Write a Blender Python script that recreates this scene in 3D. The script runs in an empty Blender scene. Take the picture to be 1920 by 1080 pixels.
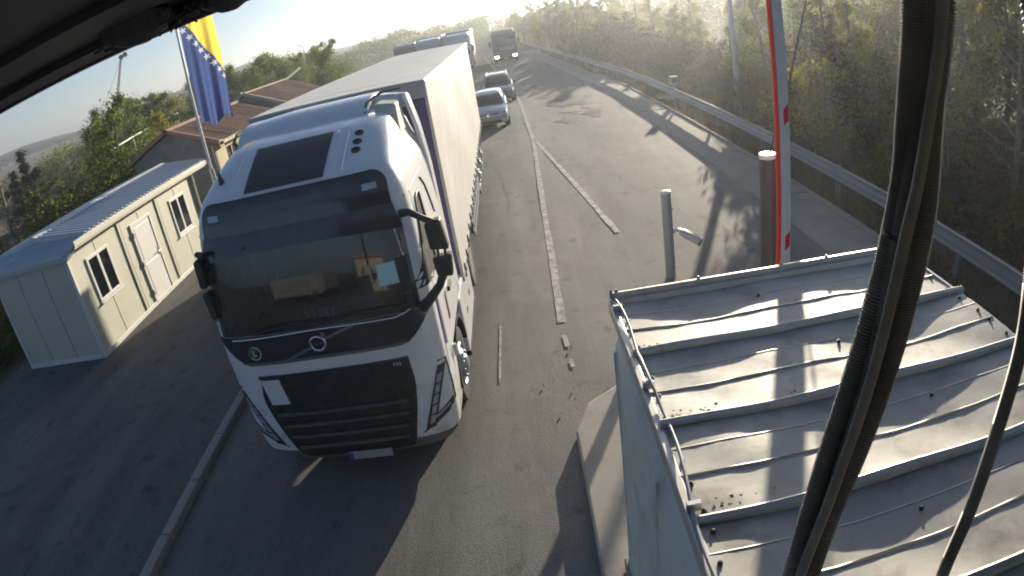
import bpy, math, random
from math import radians as R, sin, cos, pi
from mathutils import Vector, Matrix
import numpy as np

rnd = random.Random(7)
SC = bpy.context.scene
COL = SC.collection

# ---------------------------------------------------------------- camera, world, sun, exposure
cd = bpy.data.cameras.new('camera')
cd.type = 'PANO'                                   # the wide security-camera lens (equidistant)
cd.panorama_type = 'FISHEYE_LENS_POLYNOMIAL'
cd.sensor_width = 36
cd.fisheye_fov = pi
cd.fisheye_polynomial_k0 = 0
cd.fisheye_polynomial_k1 = -1 / (1.16064 * 18.75)
cd.fisheye_polynomial_k2 = 0
cd.fisheye_polynomial_k3 = 0
cd.fisheye_polynomial_k4 = 0
cd.clip_start = 0.05
cd.clip_end = 5000
cam = bpy.data.objects.new('camera', cd)
COL.objects.link(cam)
cam.matrix_world = Matrix(((0.98682776, 0.1565773, 0.04067578, 2.3195),
                           (-0.02910466, 0.41916804, -0.90744205, -5.4276),
                           (-0.15913481, 0.89430515, 0.41820379, 4.6031),
                           (0, 0, 0, 1)))
SC.camera = cam

SUN_AZ, SUN_EL = R(24.2), R(10.5)
W = bpy.data.worlds.new('World')
SC.world = W
W.use_nodes = True
nt = W.node_tree
sky = nt.nodes.new('ShaderNodeTexSky')
sky.sky_type = 'NISHITA'
sky.sun_disc = False
sky.sun_elevation = SUN_EL
sky.sun_rotation = SUN_AZ
sky.altitude = 100
sky.air_density = .7
sky.dust_density = .6
sky.ozone_density = 2.0
nt.links.new(sky.outputs[0], nt.nodes['Background'].inputs[0])
nt.nodes['Background'].inputs[1].default_value = 0.066

sd = bpy.data.lights.new('sun', 'SUN')
sd.energy = 5.0
sd.angle = R(0.5)
sd.color = (1.0, 0.88, 0.69)
sun = bpy.data.objects.new('sun', sd)
COL.objects.link(sun)
sdir = Vector((sin(SUN_AZ) * cos(SUN_EL), cos(SUN_AZ) * cos(SUN_EL), sin(SUN_EL)))
sun.rotation_euler = sdir.to_track_quat('Z', 'Y').to_euler()
sun.location = sdir * 60

SC.view_settings.view_transform = 'Standard'
SC.view_settings.look = 'None'
SC.view_settings.gamma = 1
SC.view_settings.use_curve_mapping = False
SC.view_settings.exposure = 1.15
SC.cycles.use_denoising = True
SC.cycles.filter_width = 1.9                         # the soft lens of a cheap camera
SC.cycles.max_bounces = 8
SC.cycles.transparent_max_bounces = 16
SC.cycles.volume_bounces = 0
SC.cycles.caustics_reflective = False
SC.cycles.caustics_refractive = False
SC.cycles.sample_clamp_indirect = 6

# ---------------------------------------------------------------- materials
def new_mat(name):
    m = bpy.data.materials.new(name)
    m.use_nodes = True
    return m, m.node_tree, m.node_tree.nodes['Principled BSDF']


def mat(name, col, rough=.5, metal=0., coat=0., var=.12, scale=6., bump=0., bscale=60., dirt=None, spec=.5):
    """Principled with a procedural tone variation, optional dirt colour in patches and fine bump."""
    m, t, b = new_mat(name)
    tc = t.nodes.new('ShaderNodeTexCoord')
    n = t.nodes.new('ShaderNodeTexNoise')
    n.inputs['Scale'].default_value = scale
    n.inputs['Detail'].default_value = 6
    n.inputs['Roughness'].default_value = .65
    t.links.new(tc.outputs['Object'], n.inputs['Vector'])
    r = t.nodes.new('ShaderNodeValToRGB')
    c = Vector(col)
    lo = [max(0, x * (1 - var)) for x in col]
    hi = [min(1, x * (1 + var)) for x in col]
    r.color_ramp.elements[0].position = .32
    r.color_ramp.elements[1].position = .68
    r.color_ramp.elements[0].color = (*lo, 1)
    r.color_ramp.elements[1].color = (*hi, 1)
    t.links.new(n.outputs['Fac'], r.inputs[0])
    out = r.outputs[0]
    if dirt:
        n2 = t.nodes.new('ShaderNodeTexNoise')
        n2.inputs['Scale'].default_value = dirt[1]
        n2.inputs['Detail'].default_value = 8
        n2.inputs['Roughness'].default_value = .7
        t.links.new(tc.outputs['Object'], n2.inputs['Vector'])
        r2 = t.nodes.new('ShaderNodeValToRGB')
        r2.color_ramp.elements[0].position = dirt[2]
        r2.color_ramp.elements[1].position = dirt[2] + .18
        r2.color_ramp.elements[0].color = (0, 0, 0, 1)
        r2.color_ramp.elements[1].color = (dirt[3],) * 3 + (1,)
        t.links.new(n2.outputs['Fac'], r2.inputs[0])
        mx = t.nodes.new('ShaderNodeMix')
        mx.data_type = 'RGBA'
        t.links.new(r2.outputs[0], mx.inputs[0])
        t.links.new(out, mx.inputs[6])
        mx.inputs[7].default_value = (*dirt[0], 1)
        out = mx.outputs[2]
    t.links.new(out, b.inputs['Base Color'])
    b.inputs['Roughness'].default_value = rough
    b.inputs['Metallic'].default_value = metal
    b.inputs['Specular IOR Level'].default_value = spec
    if coat:
        b.inputs['Coat Weight'].default_value = coat
        b.inputs['Coat Roughness'].default_value = .06
    if bump:
        n3 = t.nodes.new('ShaderNodeTexNoise')
        n3.inputs['Scale'].default_value = bscale
        n3.inputs['Detail'].default_value = 4
        t.links.new(tc.outputs['Object'], n3.inputs['Vector'])
        bp = t.nodes.new('ShaderNodeBump')
        bp.inputs['Strength'].default_value = bump
        bp.inputs['Distance'].default_value = .02
        t.links.new(n3.outputs['Fac'], bp.inputs['Height'])
        t.links.new(bp.outputs[0], b.inputs['Normal'])
    return m


def leaf_mat(name, cols, trans=.45, rough=.6):
    m, t, b = new_mat(name)
    g = t.nodes.new('ShaderNodeNewGeometry')
    r = t.nodes.new('ShaderNodeValToRGB')
    e = r.color_ramp.elements
    while len(e) < len(cols):
        e.new(.5)
    for i, c in enumerate(cols):
        e[i].position = i / max(1, len(cols) - 1)
        e[i].color = (*c, 1)
    t.links.new(g.outputs['Random Per Island'], r.inputs[0])
    t.links.new(r.outputs[0], b.inputs['Base Color'])
    b.inputs['Roughness'].default_value = rough
    b.inputs['Specular IOR Level'].default_value = .25
    tr = t.nodes.new('ShaderNodeBsdfTranslucent')
    t.links.new(r.outputs[0], tr.inputs[0])
    mx = t.nodes.new('ShaderNodeMixShader')
    mx.inputs[0].default_value = trans
    t.links.new(b.outputs[0], mx.inputs[1])
    t.links.new(tr.outputs[0], mx.inputs[2])
    t.links.new(mx.outputs[0], t.nodes['Material Output'].inputs[0])
    return m


def glass_mat(name, tint, fac=.75):
    """Thin tinted pane: fresnel reflection over a tinted see-through layer."""
    m, t, b = new_mat(name)
    t.nodes.remove(b)
    tr = t.nodes.new('ShaderNodeBsdfTransparent')
    tr.inputs[0].default_value = (*tint, 1)
    gl = t.nodes.new('ShaderNodeBsdfGlossy')
    gl.inputs['Roughness'].default_value = .03
    fr = t.nodes.new('ShaderNodeFresnel')
    n = t.nodes.new('ShaderNodeTexNoise')
    n.inputs['Scale'].default_value = 3
    mt = t.nodes.new('ShaderNodeMath')
    mt.operation = 'MULTIPLY_ADD'
    mt.inputs[1].default_value = .1
    mt.inputs[2].default_value = 1.68
    t.links.new(n.outputs['Fac'], mt.inputs[0])
    t.links.new(mt.outputs[0], fr.inputs[0])
    mx = t.nodes.new('ShaderNodeMixShader')
    t.links.new(fr.outputs[0], mx.inputs[0])
    t.links.new(tr.outputs[0], mx.inputs[1])
    t.links.new(gl.outputs[0], mx.inputs[2])
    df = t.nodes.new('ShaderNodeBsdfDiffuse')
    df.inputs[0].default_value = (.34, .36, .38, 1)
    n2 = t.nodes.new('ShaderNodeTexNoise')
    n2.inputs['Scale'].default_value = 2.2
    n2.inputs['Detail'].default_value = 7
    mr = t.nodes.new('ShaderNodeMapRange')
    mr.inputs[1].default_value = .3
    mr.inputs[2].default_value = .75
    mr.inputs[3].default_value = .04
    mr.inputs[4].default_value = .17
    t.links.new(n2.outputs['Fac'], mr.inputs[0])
    m2 = t.nodes.new('ShaderNodeMixShader')           # diffuse grey layer painted in as the pale sheen of the glass
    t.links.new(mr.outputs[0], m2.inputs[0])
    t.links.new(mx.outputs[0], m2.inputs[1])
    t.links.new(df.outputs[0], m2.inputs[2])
    t.links.new(m2.outputs[0], t.nodes['Material Output'].inputs[0])
    return m


def emit_mat(name, col, strength):
    m, t, b = new_mat(name)
    b.inputs['Base Color'].default_value = (*col, 1)
    b.inputs['Emission Color'].default_value = (*col, 1)
    b.inputs['Emission Strength'].default_value = strength
    return m


M = {}
M['white_paint'] = mat('white_paint', (.72, .73, .75), .32, coat=.6, var=.04, scale=2, dirt=((.36, .33, .29), 3.2, .56, .38))
M['white_bumper'] = mat('white_bumper', (.70, .71, .73), .36, coat=.5, var=.05, scale=3, dirt=((.27, .24, .2), 4.5, .5, .5))
M['black_gloss'] = mat('black_gloss', (.03, .032, .042), .2, coat=.5, var=.2)
M['black_plastic'] = mat('black_plastic', (.03, .03, .032), .5, var=.25, bump=.05, dirt=((.14, .12, .1), 5, .5, .35))
M['dark_grille'] = mat('dark_grille', (.02, .02, .021), .45, var=.25, dirt=((.1, .09, .08), 6, .5, .4))
M['grey_plastic'] = mat('grey_plastic', (.12, .12, .125), .5, var=.2, dirt=((.25, .22, .19), 7, .5, .4))
M['chrome'] = mat('chrome', (.62, .63, .65), .22, metal=1., var=.05)
M['steel'] = mat('steel', (.42, .43, .45), .42, metal=1., var=.12, scale=4)
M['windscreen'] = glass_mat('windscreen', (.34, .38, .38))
M['dark_glass'] = mat('dark_glass', (.012, .014, .018), .05, var=.3, spec=.6)
M['tinted_glass'] = mat('tinted_glass', (.05, .055, .05), .06, var=.2, spec=.6)
M['tyre'] = mat('tyre', (.025, .024, .024), .8, var=.2, bump=.1, dirt=((.12, .1, .08), 8, .48, .6))
M['rim'] = mat('rim', (.32, .34, .38), .4, metal=.7, var=.15, dirt=((.15, .12, .1), 10, .5, .5))
M['interior'] = mat('interior', (.03, .03, .035), .8, var=.3)
M['seat_cloth'] = mat('seat_cloth', (.09, .085, .09), .9, var=.25)
M['lens'] = mat('lens', (.35, .38, .42), .08, coat=.8, var=.2, spec=.8)
M['curtain_white'] = mat('curtain_white', (.56, .535, .52), .45, var=.05, scale=1.2, bump=.04, bscale=8, dirt=((.36, .33, .3), 1.3, .52, .4))
M['tarp_roof'] = mat('tarp_roof', (.8, .76, .67), .5, var=.06, scale=1.4, dirt=((.5, .44, .36), 2.2, .54, .5))
M['purple_panel'] = mat('purple_panel', (.075, .06, .2), .45, var=.1, dirt=((.2, .18, .2), 4, .6, .25))
M['purple_paint'] = mat('purple_paint', (.1, .06, .26), .35, coat=.4, var=.08)
M['grey_band'] = mat('grey_band', (.34, .35, .38), .45, var=.08, dirt=((.22, .2, .18), 3, .5, .4))
M['green_sticker'] = mat('green_sticker', (.02, .16, .07), .4, var=.1)
M['pale_card'] = mat('pale_card', (.42, .66, .68), .5, var=.06)
M['orange'] = mat('orange', (.8, .22, .03), .35, var=.1)
M['plate_white'] = mat('plate_white', (.34, .34, .33), .4, var=.08)
M['panel_cream'] = mat('panel_cream', (.52, .51, .42), .5, var=.04, scale=2, dirt=((.4, .37, .28), 1.8, .58, .25))
M['trim_white'] = mat('trim_white', (.66, .66, .63), .4, var=.04, dirt=((.45, .42, .36), 5, .6, .3))
M['sheet_roof'] = mat('sheet_roof', (.42, .47, .53), .38, metal=.35, var=.07, dirt=((.3, .29, .27), 2.5, .55, .4))
M['grey_render'] = mat('grey_render', (.21, .215, .22), .9, var=.16, scale=3, bump=.3, bscale=40, dirt=((.1, .1, .1), 1.6, .5, .5))
M['cream_render'] = mat('cream_render', (.52, .46, .32), .85, var=.1, scale=2, bump=.15, dirt=((.28, .24, .17), 2, .52, .5))
M['brown_tile'] = mat('brown_tile', (.16, .085, .058), .75, var=.3, scale=3, bump=.2, bscale=30, dirt=((.06, .045, .04), 2.2, .48, .6))
M['rust_edge'] = mat('rust_edge', (.34, .2, .15), .8, var=.2)
M['wood_frame'] = mat('wood_frame', (.2, .12, .06), .6, var=.2)
M['lit_curtain'] = mat('lit_curtain', (.75, .55, .3), .8, var=.2)
M['galv'] = mat('galv', (.25, .28, .31), .45, metal=.6, var=.14, scale=3, dirt=((.2, .19, .17), 3, .52, .5))
M['alu_roof'] = mat('alu_roof', (.44, .42, .385), .55, metal=.15, var=.1, scale=2.5, bump=.04, bscale=25, dirt=((.16, .145, .12), 3.2, .5, .6))
M['alu_trim'] = mat('alu_trim', (.56, .54, .5), .42, metal=.55, var=.1, scale=6, dirt=((.25, .22, .18), 8, .55, .5))
M['booth_skin'] = mat('booth_skin', (.64, .69, .66), .4, var=.06, scale=2, dirt=((.25, .25, .19), 2.6, .5, .55))
M['soffit'] = mat('soffit', (.07, .075, .085), .6, var=.25, scale=3, dirt=((.03, .03, .03), 2, .5, .6))
M['conduit'] = mat('conduit', (.26, .235, .205), .42, var=.2, scale=15, dirt=((.22, .19, .15), 20, .5, .4))
M['cable_black'] = mat('cable_black', (.035, .033, .032), .5, var=.2)
M['red_rubber'] = mat('red_rubber', (.85, .05, .025), .4, var=.06)
M['boom_grey'] = mat('boom_grey', (.55, .55, .58), .4, var=.05, dirt=((.35, .33, .3), 4, .55, .4))
M['red_tape'] = mat('red_tape', (.5, .03, .04), .35, var=.15)
M['post_black'] = mat('post_black', (.06, .055, .055), .5, var=.2, scale=4, dirt=((.14, .12, .1), 5, .5, .5))
M['post_grey'] = mat('post_grey', (.36, .4, .4), .45, metal=.3, var=.08, dirt=((.22, .22, .2), 5, .52, .4))
M['cap_white_glint'] = mat('cap_white_glint', (.85, .83, .78), .25, var=.03)  # white carries the dark post's sun glint; also used on the grey post
M['pole_blue'] = mat('pole_blue', (.45, .5, .56), .35, metal=.4, var=.08)
M['flag_blue'] = leaf_mat('flag_blue', [(.085, .125, .31), (.085, .125, .31)], .4, .35)
M['flag_yellow'] = leaf_mat('flag_yellow', [(.72, .56, .11), (.72, .56, .11)], .6, .55)
M['flag_white'] = leaf_mat('flag_white', [(.8, .8, .8), (.8, .8, .8)], .35, .55)
M['concrete'] = mat('concrete', (.36, .33, .29), .9, var=.16, scale=3, bump=.2, bscale=60, dirt=((.2, .17, .14), 1.5, .5, .5))
M['kerb'] = mat('kerb', (.33, .32, .3), .9, var=.16, scale=4, bump=.25, bscale=50, dirt=((.18, .16, .14), 3, .5, .5))
M['car_silver'] = mat('car_silver', (.42, .46, .5), .3, metal=.55, coat=.8, var=.05, dirt=((.3, .28, .25), 4, .58, .3))
M['car_grey'] = mat('car_grey', (.17, .19, .21), .3, metal=.5, coat=.8, var=.05, dirt=((.22, .2, .18), 4, .58, .3))
M['truck_dark'] = mat('truck_dark', (.03, .035, .034), .35, coat=.5, var=.1)
M['truck_roof_sunlit'] = mat('truck_roof_sunlit', (.45, .45, .3), .5, var=.1)  # yellowish sunlight on the roof put into the colour of the cap
M['truck_pale'] = mat('truck_pale', (.5, .6, .68), .35, coat=.5, var=.05)
M['truck_grey'] = mat('truck_grey', (.4, .42, .45), .45, var=.08)
M['headlight_lit'] = emit_mat('headlight_lit', (1, .97, .9), 14)
M['bark'] = mat('bark', (.11, .085, .065), .9, var=.3, scale=8, bump=.5, bscale=20)
M['bark_pale'] = mat('bark_pale', (.2, .17, .14), .9, var=.3, scale=8, bump=.4, bscale=20)
M['leaf_olive'] = leaf_mat('leaf_olive', [(.06, .085, .018), (.10, .13, .028), (.17, .18, .035), (.21, .19, .045)], .5)
M['leaf_yellow'] = leaf_mat('leaf_yellow', [(.16, .18, .03), (.25, .25, .045), (.32, .28, .055), (.13, .14, .03)], .55)
M['leaf_green'] = leaf_mat('leaf_green', [(.07, .12, .022), (.12, .18, .035), (.20, .25, .05)], .55)
M['leaf_brown'] = leaf_mat('leaf_brown', [(.07, .05, .03), (.11, .08, .04), (.16, .1, .04), (.085, .09, .03)], .35)
M['leaf_conifer'] = leaf_mat('leaf_conifer', [(.02, .035, .015), (.035, .055, .02)], .15)
M['leaf_far'] = leaf_mat('leaf_far', [(.11, .14, .035), (.16, .19, .05), (.22, .23, .06)], .5)
M['straw'] = leaf_mat('straw', [(.24, .17, .08), (.18, .13, .06), (.12, .1, .04), (.3, .22, .11)], .3)
M['glass_haze'] = None

# ---------------------------------------------------------------- mesh helpers
class MB:
    def __init__(s):
        s.v = []
        s.f = []

    def add(s, vs, fs):
        n = len(s.v)
        s.v += [tuple(v) for v in vs]
        s.f += [tuple(i + n for i in f) for f in fs]
        return s

    def hexa(s, c):                                   # 8 corners: bottom 4 (ccw), top 4
        return s.add(c, [(3, 2, 1, 0), (4, 5, 6, 7), (0, 1, 5, 4), (1, 2, 6, 5), (2, 3, 7, 6), (3, 0, 4, 7)])

    def box(s, x0, x1, y0, y1, z0, z1):
        return s.hexa([(x0, y0, z0), (x1, y0, z0), (x1, y1, z0), (x0, y1, z0),
                       (x0, y0, z1), (x1, y0, z1), (x1, y1, z1), (x0, y1, z1)])

    def bar(s, a, b, w, h=None, up=(0, 0, 1)):        # rectangular bar from a to b
        a, b = Vector(a), Vector(b)
        h = h or w
        d = (b - a).normalized()
        u = Vector(up)
        if abs(d.dot(u)) > .98:
            u = Vector((0, 1, 0))
        x = d.cross(u).normalized() * (w / 2)
        y = x.cross(d).normalized() * (h / 2)
        return s.hexa([a - x - y, a + x - y, b + x - y, b - x - y, a - x + y, a + x + y, b + x + y, b - x + y])

    def tube(s, pts, r, n=10, cap=True):
        pts = [Vector(p) for p in pts]
        m = len(pts)
        rr = r if hasattr(r, '__len__') else [r] * m
        t0 = (pts[1] - pts[0]).normalized()
        u = Vector((0, 0, 1)) if abs(t0.z) < .9 else Vector((1, 0, 0))
        x = t0.cross(u).normalized()
        vs = []
        for i, p in enumerate(pts):
            t = (pts[min(i + 1, m - 1)] - pts[max(i - 1, 0)]).normalized()
            x = (x - t * x.dot(t)).normalized()
            y = t.cross(x)
            for k in range(n):
                a = 2 * pi * k / n
                vs.append(p + (x * cos(a) + y * sin(a)) * rr[i])
        fs = [(i * n + k, i * n + (k + 1) % n, (i + 1) * n + (k + 1) % n, (i + 1) * n + k)
              for i in range(m - 1) for k in range(n)]
        if cap:
            fs.append(tuple(range(n - 1, -1, -1)))
            fs.append(tuple((m - 1) * n + k for k in range(n)))
        return s.add(vs, fs)

    def lathe(s, prof, o, ax, n=20):                  # prof: (radius, height along ax)
        o, ax = Vector(o), Vector(ax).normalized()
        u = Vector((0, 0, 1)) if abs(ax.z) < .9 else Vector((1, 0, 0))
        x = ax.cross(u).normalized()
        y = ax.cross(x)
        vs = [o + ax * h + (x * cos(2 * pi * k / n) + y * sin(2 * pi * k / n)) * max(r, 1e-4) for r, h in prof for k in range(n)]
        m = len(prof)
        fs = [(i * n + k, (i + 1) * n + k, (i + 1) * n + (k + 1) % n, i * n + (k + 1) % n) for i in range(m - 1) for k in range(n)]
        fs.append(tuple(range(n)))
        fs.append(tuple((m - 1) * n + k for k in range(n - 1, -1, -1)))
        return s.add(vs, fs)

    def prism(s, poly, vec):
        vec = Vector(vec)
        n = len(poly)
        vs = [Vector(p) for p in poly] + [Vector(p) + vec for p in poly]
        fs = [tuple(range(n - 1, -1, -1)), tuple(range(n, 2 * n))]
        fs += [(i, (i + 1) % n, n + (i + 1) % n, n + i) for i in range(n)]
        return s.add(vs, fs)

    def grid(s, fn, nu, nv, back=None):
        """fn(u,v)->point; back(u,v)->inner point closes the sheet into a slab."""
        vs = [fn(i / nu, j / nv) for j in range(nv + 1) for i in range(nu + 1)]
        w = nu + 1
        fs = [(j * w + i, j * w + i + 1, (j + 1) * w + i + 1, (j + 1) * w + i) for j in range(nv) for i in range(nu)]
        if back:
            k = len(vs)
            edge = [(i, 0) for i in range(nu)] + [(nu, j) for j in range(nv)] + [(i, nv) for i in range(nu, 0, -1)] + [(0, j) for j in range(nv, 0, -1)]
            vs += [back(i / nu, j / nv) for i, j in edge]
            n = len(edge)
            for q in range(n):
                a = edge[q][1] * w + edge[q][0]
                b = edge[(q + 1) % n][1] * w + edge[(q + 1) % n][0]
                fs.append((b, a, k + q, k + (q + 1) % n))
        return s.add(vs, fs)

    def build(s, name, m, parent=None, smooth=None, bevel=0, loc=None):
        me = bpy.data.meshes.new(name)
        me.from_pydata(s.v, [], s.f)
        me.update()
        if smooth is not None:
            me.shade_smooth()
            me.set_sharp_from_angle(angle=R(smooth))
        o = bpy.data.objects.new(name, me)
        COL.objects.link(o)
        if m:
            me.materials.append(M[m] if isinstance(m, str) else m)
        if parent:
            o.parent = parent
        if loc:
            o.location = loc
        if bevel:
            b = o.modifiers.new('bevel', 'BEVEL')
            b.width = bevel
            b.segments = 2
            b.limit_method = 'ANGLE'
            b.angle_limit = R(40)
        return o


def recalc(o):
    import bmesh
    b = bmesh.new()
    b.from_mesh(o.data)
    bmesh.ops.recalc_face_normals(b, faces=b.faces)
    b.to_mesh(o.data)
    b.free()
    return o


def thing(name, label, cat, loc=(0, 0, 0), rz=0, group=None):
    o = bpy.data.objects.new(name, None)
    o.empty_display_size = .2
    COL.objects.link(o)
    o.location = loc
    o.rotation_euler = (0, 0, rz)
    return tag(o, label, cat, group)


def tag(o, label, cat, group=None):
    o['label'] = label
    o['category'] = cat
    if group:
        o['group'] = group
    return o


def struct(o):
    o['kind'] = 'structure'
    return o


def stuff(o):
    o['kind'] = 'stuff'
    return o


def kids(o):
    return [c for c in ALL_CH.get(o.name, [])]


def copy_tree(o, parent=None):
    c = o.copy()
    COL.objects.link(c)
    if parent:
        c.parent = parent
    for ch in list(o.children):
        copy_tree(ch, c)
    return c


def copy_part(o, parent, loc=None, rot=None):
    c = o.copy()
    COL.objects.link(c)
    c.parent = parent
    if loc is not None:
        c.location = loc
    if rot is not None:
        c.rotation_euler = rot
    for ch in list(o.children):
        d = ch.copy()
        COL.objects.link(d)
        d.parent = c
    return c


def text(name, s, size, m, parent, mw, extrude=.004, spacing=1.0, shear=0):
    cu = bpy.data.curves.new(name, 'FONT')
    cu.body = s
    cu.size = size
    cu.extrude = extrude
    cu.align_x = 'CENTER'
    cu.align_y = 'CENTER'
    cu.space_character = spacing
    cu.resolution_u = 3
    tmp = bpy.data.objects.new('tmp', cu)
    COL.objects.link(tmp)
    bpy.context.view_layer.update()
    me = bpy.data.meshes.new_from_object(tmp.evaluated_get(bpy.context.evaluated_depsgraph_get()))
    bpy.data.objects.remove(tmp)
    me.name = name
    me.transform(mw)
    me.materials.clear()
    me.materials.append(M[m])
    o = bpy.data.objects.new(name, me)
    COL.objects.link(o)
    o.parent = parent
    return o


def noise2(x, y, s=0):
    return (sin(x * 1.7 + s) * cos(y * 1.3 - s * .7) + .5 * sin(x * 3.9 + y * 2.7 + s * 2) + .25 * sin(x * 8.3 - y * 7.1 + s))


def bend(y):                                        # the road swings a little left beyond 28 m
    return 0 if y < 28 else -.056 * (y - 28)
#PART2
# ================================================================ SETTING
def sstep(a, b, x):
    t = min(1, max(0, (x - a) / (b - a)))
    return t * t * (3 - 2 * t)


def gz(x, y):
    xr = x - bend(y) - 9.6
    z = -.05
    z += -1.6 * sstep(.6, 5.5, xr)
    if xr > 5:
        z += .10 * noise2(x * .3, y * .3)
    z += 7.0 * sstep(60, 260, xr)
    if x < -9.6:
        q = -9.6 - x
        z += -.5 * sstep(.4, 4, q) + .12 * noise2(x * .4, y * .4, 2) * sstep(0, 3, q)
        z += 2.5 * sstep(60, 190, q)
    return z


def asphalt_mat(name, base, dust):
    m, t, b = new_mat(name)
    tc = t.nodes.new('ShaderNodeTexCoord')
    mp = t.nodes.new('ShaderNodeMapping')
    mp.inputs['Scale'].default_value = (1.0, .16, 1)
    t.links.new(tc.outputs['Object'], mp.inputs[0])
    n1 = t.nodes.new('ShaderNodeTexNoise')
    n1.inputs['Scale'].default_value = 1.1
    n1.inputs['Detail'].default_value = 8
    n1.inputs['Roughness'].default_value = .62
    t.links.new(mp.outputs[0], n1.inputs['Vector'])
    r1 = t.nodes.new('ShaderNodeValToRGB')
    r1.color_ramp.elements[0].position = .3
    r1.color_ramp.elements[1].position = .72
    r1.color_ramp.elements[0].color = (*[c * .72 for c in base], 1)
    r1.color_ramp.elements[1].color = (*[c * 1.3 for c in base], 1)
    t.links.new(n1.outputs['Fac'], r1.inputs[0])
    n2 = t.nodes.new('ShaderNodeTexNoise')
    n2.inputs['Scale'].default_value = .55
    n2.inputs['Detail'].default_value = 9
    n2.inputs['Roughness'].default_value = .7
    t.links.new(tc.outputs['Object'], n2.inputs['Vector'])
    r2 = t.nodes.new('ShaderNodeValToRGB')
    r2.color_ramp.elements[0].position = .5
    r2.color_ramp.elements[1].position = .68
    r2.color_ramp.elements[0].color = (0, 0, 0, 1)
    r2.color_ramp.elements[1].color = (.55, .55, .55, 1)
    t.links.new(n2.outputs['Fac'], r2.inputs[0])
    mx = t.nodes.new('ShaderNodeMix')
    mx.data_type = 'RGBA'
    t.links.new(r2.outputs[0], mx.inputs[0])
    t.links.new(r1.outputs[0], mx.inputs[6])
    mx.inputs[7].default_value = (*dust, 1)
    # fine grain of the stones
    n3 = t.nodes.new('ShaderNodeTexNoise')
    n3.inputs['Scale'].default_value = 45
    n3.inputs['Detail'].default_value = 3
    t.links.new(tc.outputs['Object'], n3.inputs['Vector'])
    r3 = t.nodes.new('ShaderNodeValToRGB')
    r3.color_ramp.elements[0].position = .3
    r3.color_ramp.elements[1].position = .75
    r3.color_ramp.elements[0].color = (.72, .72, .72, 1)
    r3.color_ramp.elements[1].color = (1.25, 1.25, 1.25, 1)
    t.links.new(n3.outputs['Fac'], r3.inputs[0])
    mu = t.nodes.new('ShaderNodeMix')
    mu.data_type = 'RGBA'
    mu.blend_type = 'MULTIPLY'
    mu.inputs[0].default_value = 1
    t.links.new(mx.outputs[2], mu.inputs[6])
    t.links.new(r3.outputs[0], mu.inputs[7])
    t.links.new(mu.outputs[2], b.inputs['Base Color'])
    sx = t.nodes.new('ShaderNodeSeparateXYZ')
    t.links.new(tc.outputs['Object'], sx.inputs[0])
    nz = t.nodes.new('ShaderNodeMath')
    nz.operation = 'MULTIPLY_ADD'
    nz.inputs[1].default_value = .9
    t.links.new(n2.outputs['Fac'], nz.inputs[0])
    t.links.new(sx.outputs[0], nz.inputs[2])
    mr = t.nodes.new('ShaderNodeMapRange')
    mr.inputs[1].default_value = -2.3
    mr.inputs[2].default_value = 7.7
    t.links.new(nz.outputs[0], mr.inputs[0])
    rt = t.nodes.new('ShaderNodeValToRGB')
    el_ = rt.color_ramp.elements
    tone = [(-1.9, 1.0), (-.6, .86), (.1, .74), (.6, .72), (1.4, .84), (2.2, 1.06), (3.4, 1.1), (4.5, .88), (5.3, .78), (6.2, .9), (7.2, 1.1)]
    while len(el_) < len(tone):
        el_.new(.5)
    for i_, (xx_, vv_) in enumerate(tone):
        el_[i_].position = (xx_ + 2.3 + .45) / 10
        el_[i_].color = (vv_ / 1.3,) * 3 + (1,)
    t.links.new(mr.outputs[0], rt.inputs[0])
    m2 = t.nodes.new('ShaderNodeMix')
    m2.data_type = 'RGBA'
    m2.blend_type = 'MULTIPLY'
    m2.inputs[0].default_value = 1
    t.links.new(mu.outputs[2], m2.inputs[6])
    t.links.new(rt.outputs[0], m2.inputs[7])
    # oil drips and dark spots
    n4 = t.nodes.new('ShaderNodeTexNoise')
    n4.inputs['Scale'].default_value = 2.6
    n4.inputs['Detail'].default_value = 5
    t.links.new(tc.outputs['Object'], n4.inputs['Vector'])
    r4 = t.nodes.new('ShaderNodeValToRGB')
    r4.color_ramp.elements[0].position = .26
    r4.color_ramp.elements[1].position = .40
    r4.color_ramp.elements[0].color = (.72, .72, .73, 1)
    r4.color_ramp.elements[1].color = (1.25, 1.24, 1.22, 1)
    t.links.new(n4.outputs['Fac'], r4.inputs[0])
    m3 = t.nodes.new('ShaderNodeMix')
    m3.data_type = 'RGBA'
    m3.blend_type = 'MULTIPLY'
    m3.inputs[0].default_value = 1
    t.links.new(m2.outputs[2], m3.inputs[6])
    t.links.new(r4.outputs[0], m3.inputs[7])
    t.links.new(m3.outputs[2], b.inputs['Base Color'])
    b.inputs['Roughness'].default_value = .8
    b.inputs['Specular IOR Level'].default_value = .22
    bp = t.nodes.new('ShaderNodeBump')
    bp.inputs['Strength'].default_value = .3
    bp.inputs['Distance'].default_value = .012
    ad = t.nodes.new('ShaderNodeMath')
    ad.operation = 'MULTIPLY_ADD'
    ad.inputs[1].default_value = 6.0
    t.links.new(n1.outputs['Fac'], ad.inputs[0])
    t.links.new(n3.outputs['Fac'], ad.inputs[2])
    t.links.new(ad.outputs[0], bp.inputs['Height'])
    t.links.new(bp.outputs[0], b.inputs['Normal'])
    return m


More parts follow.
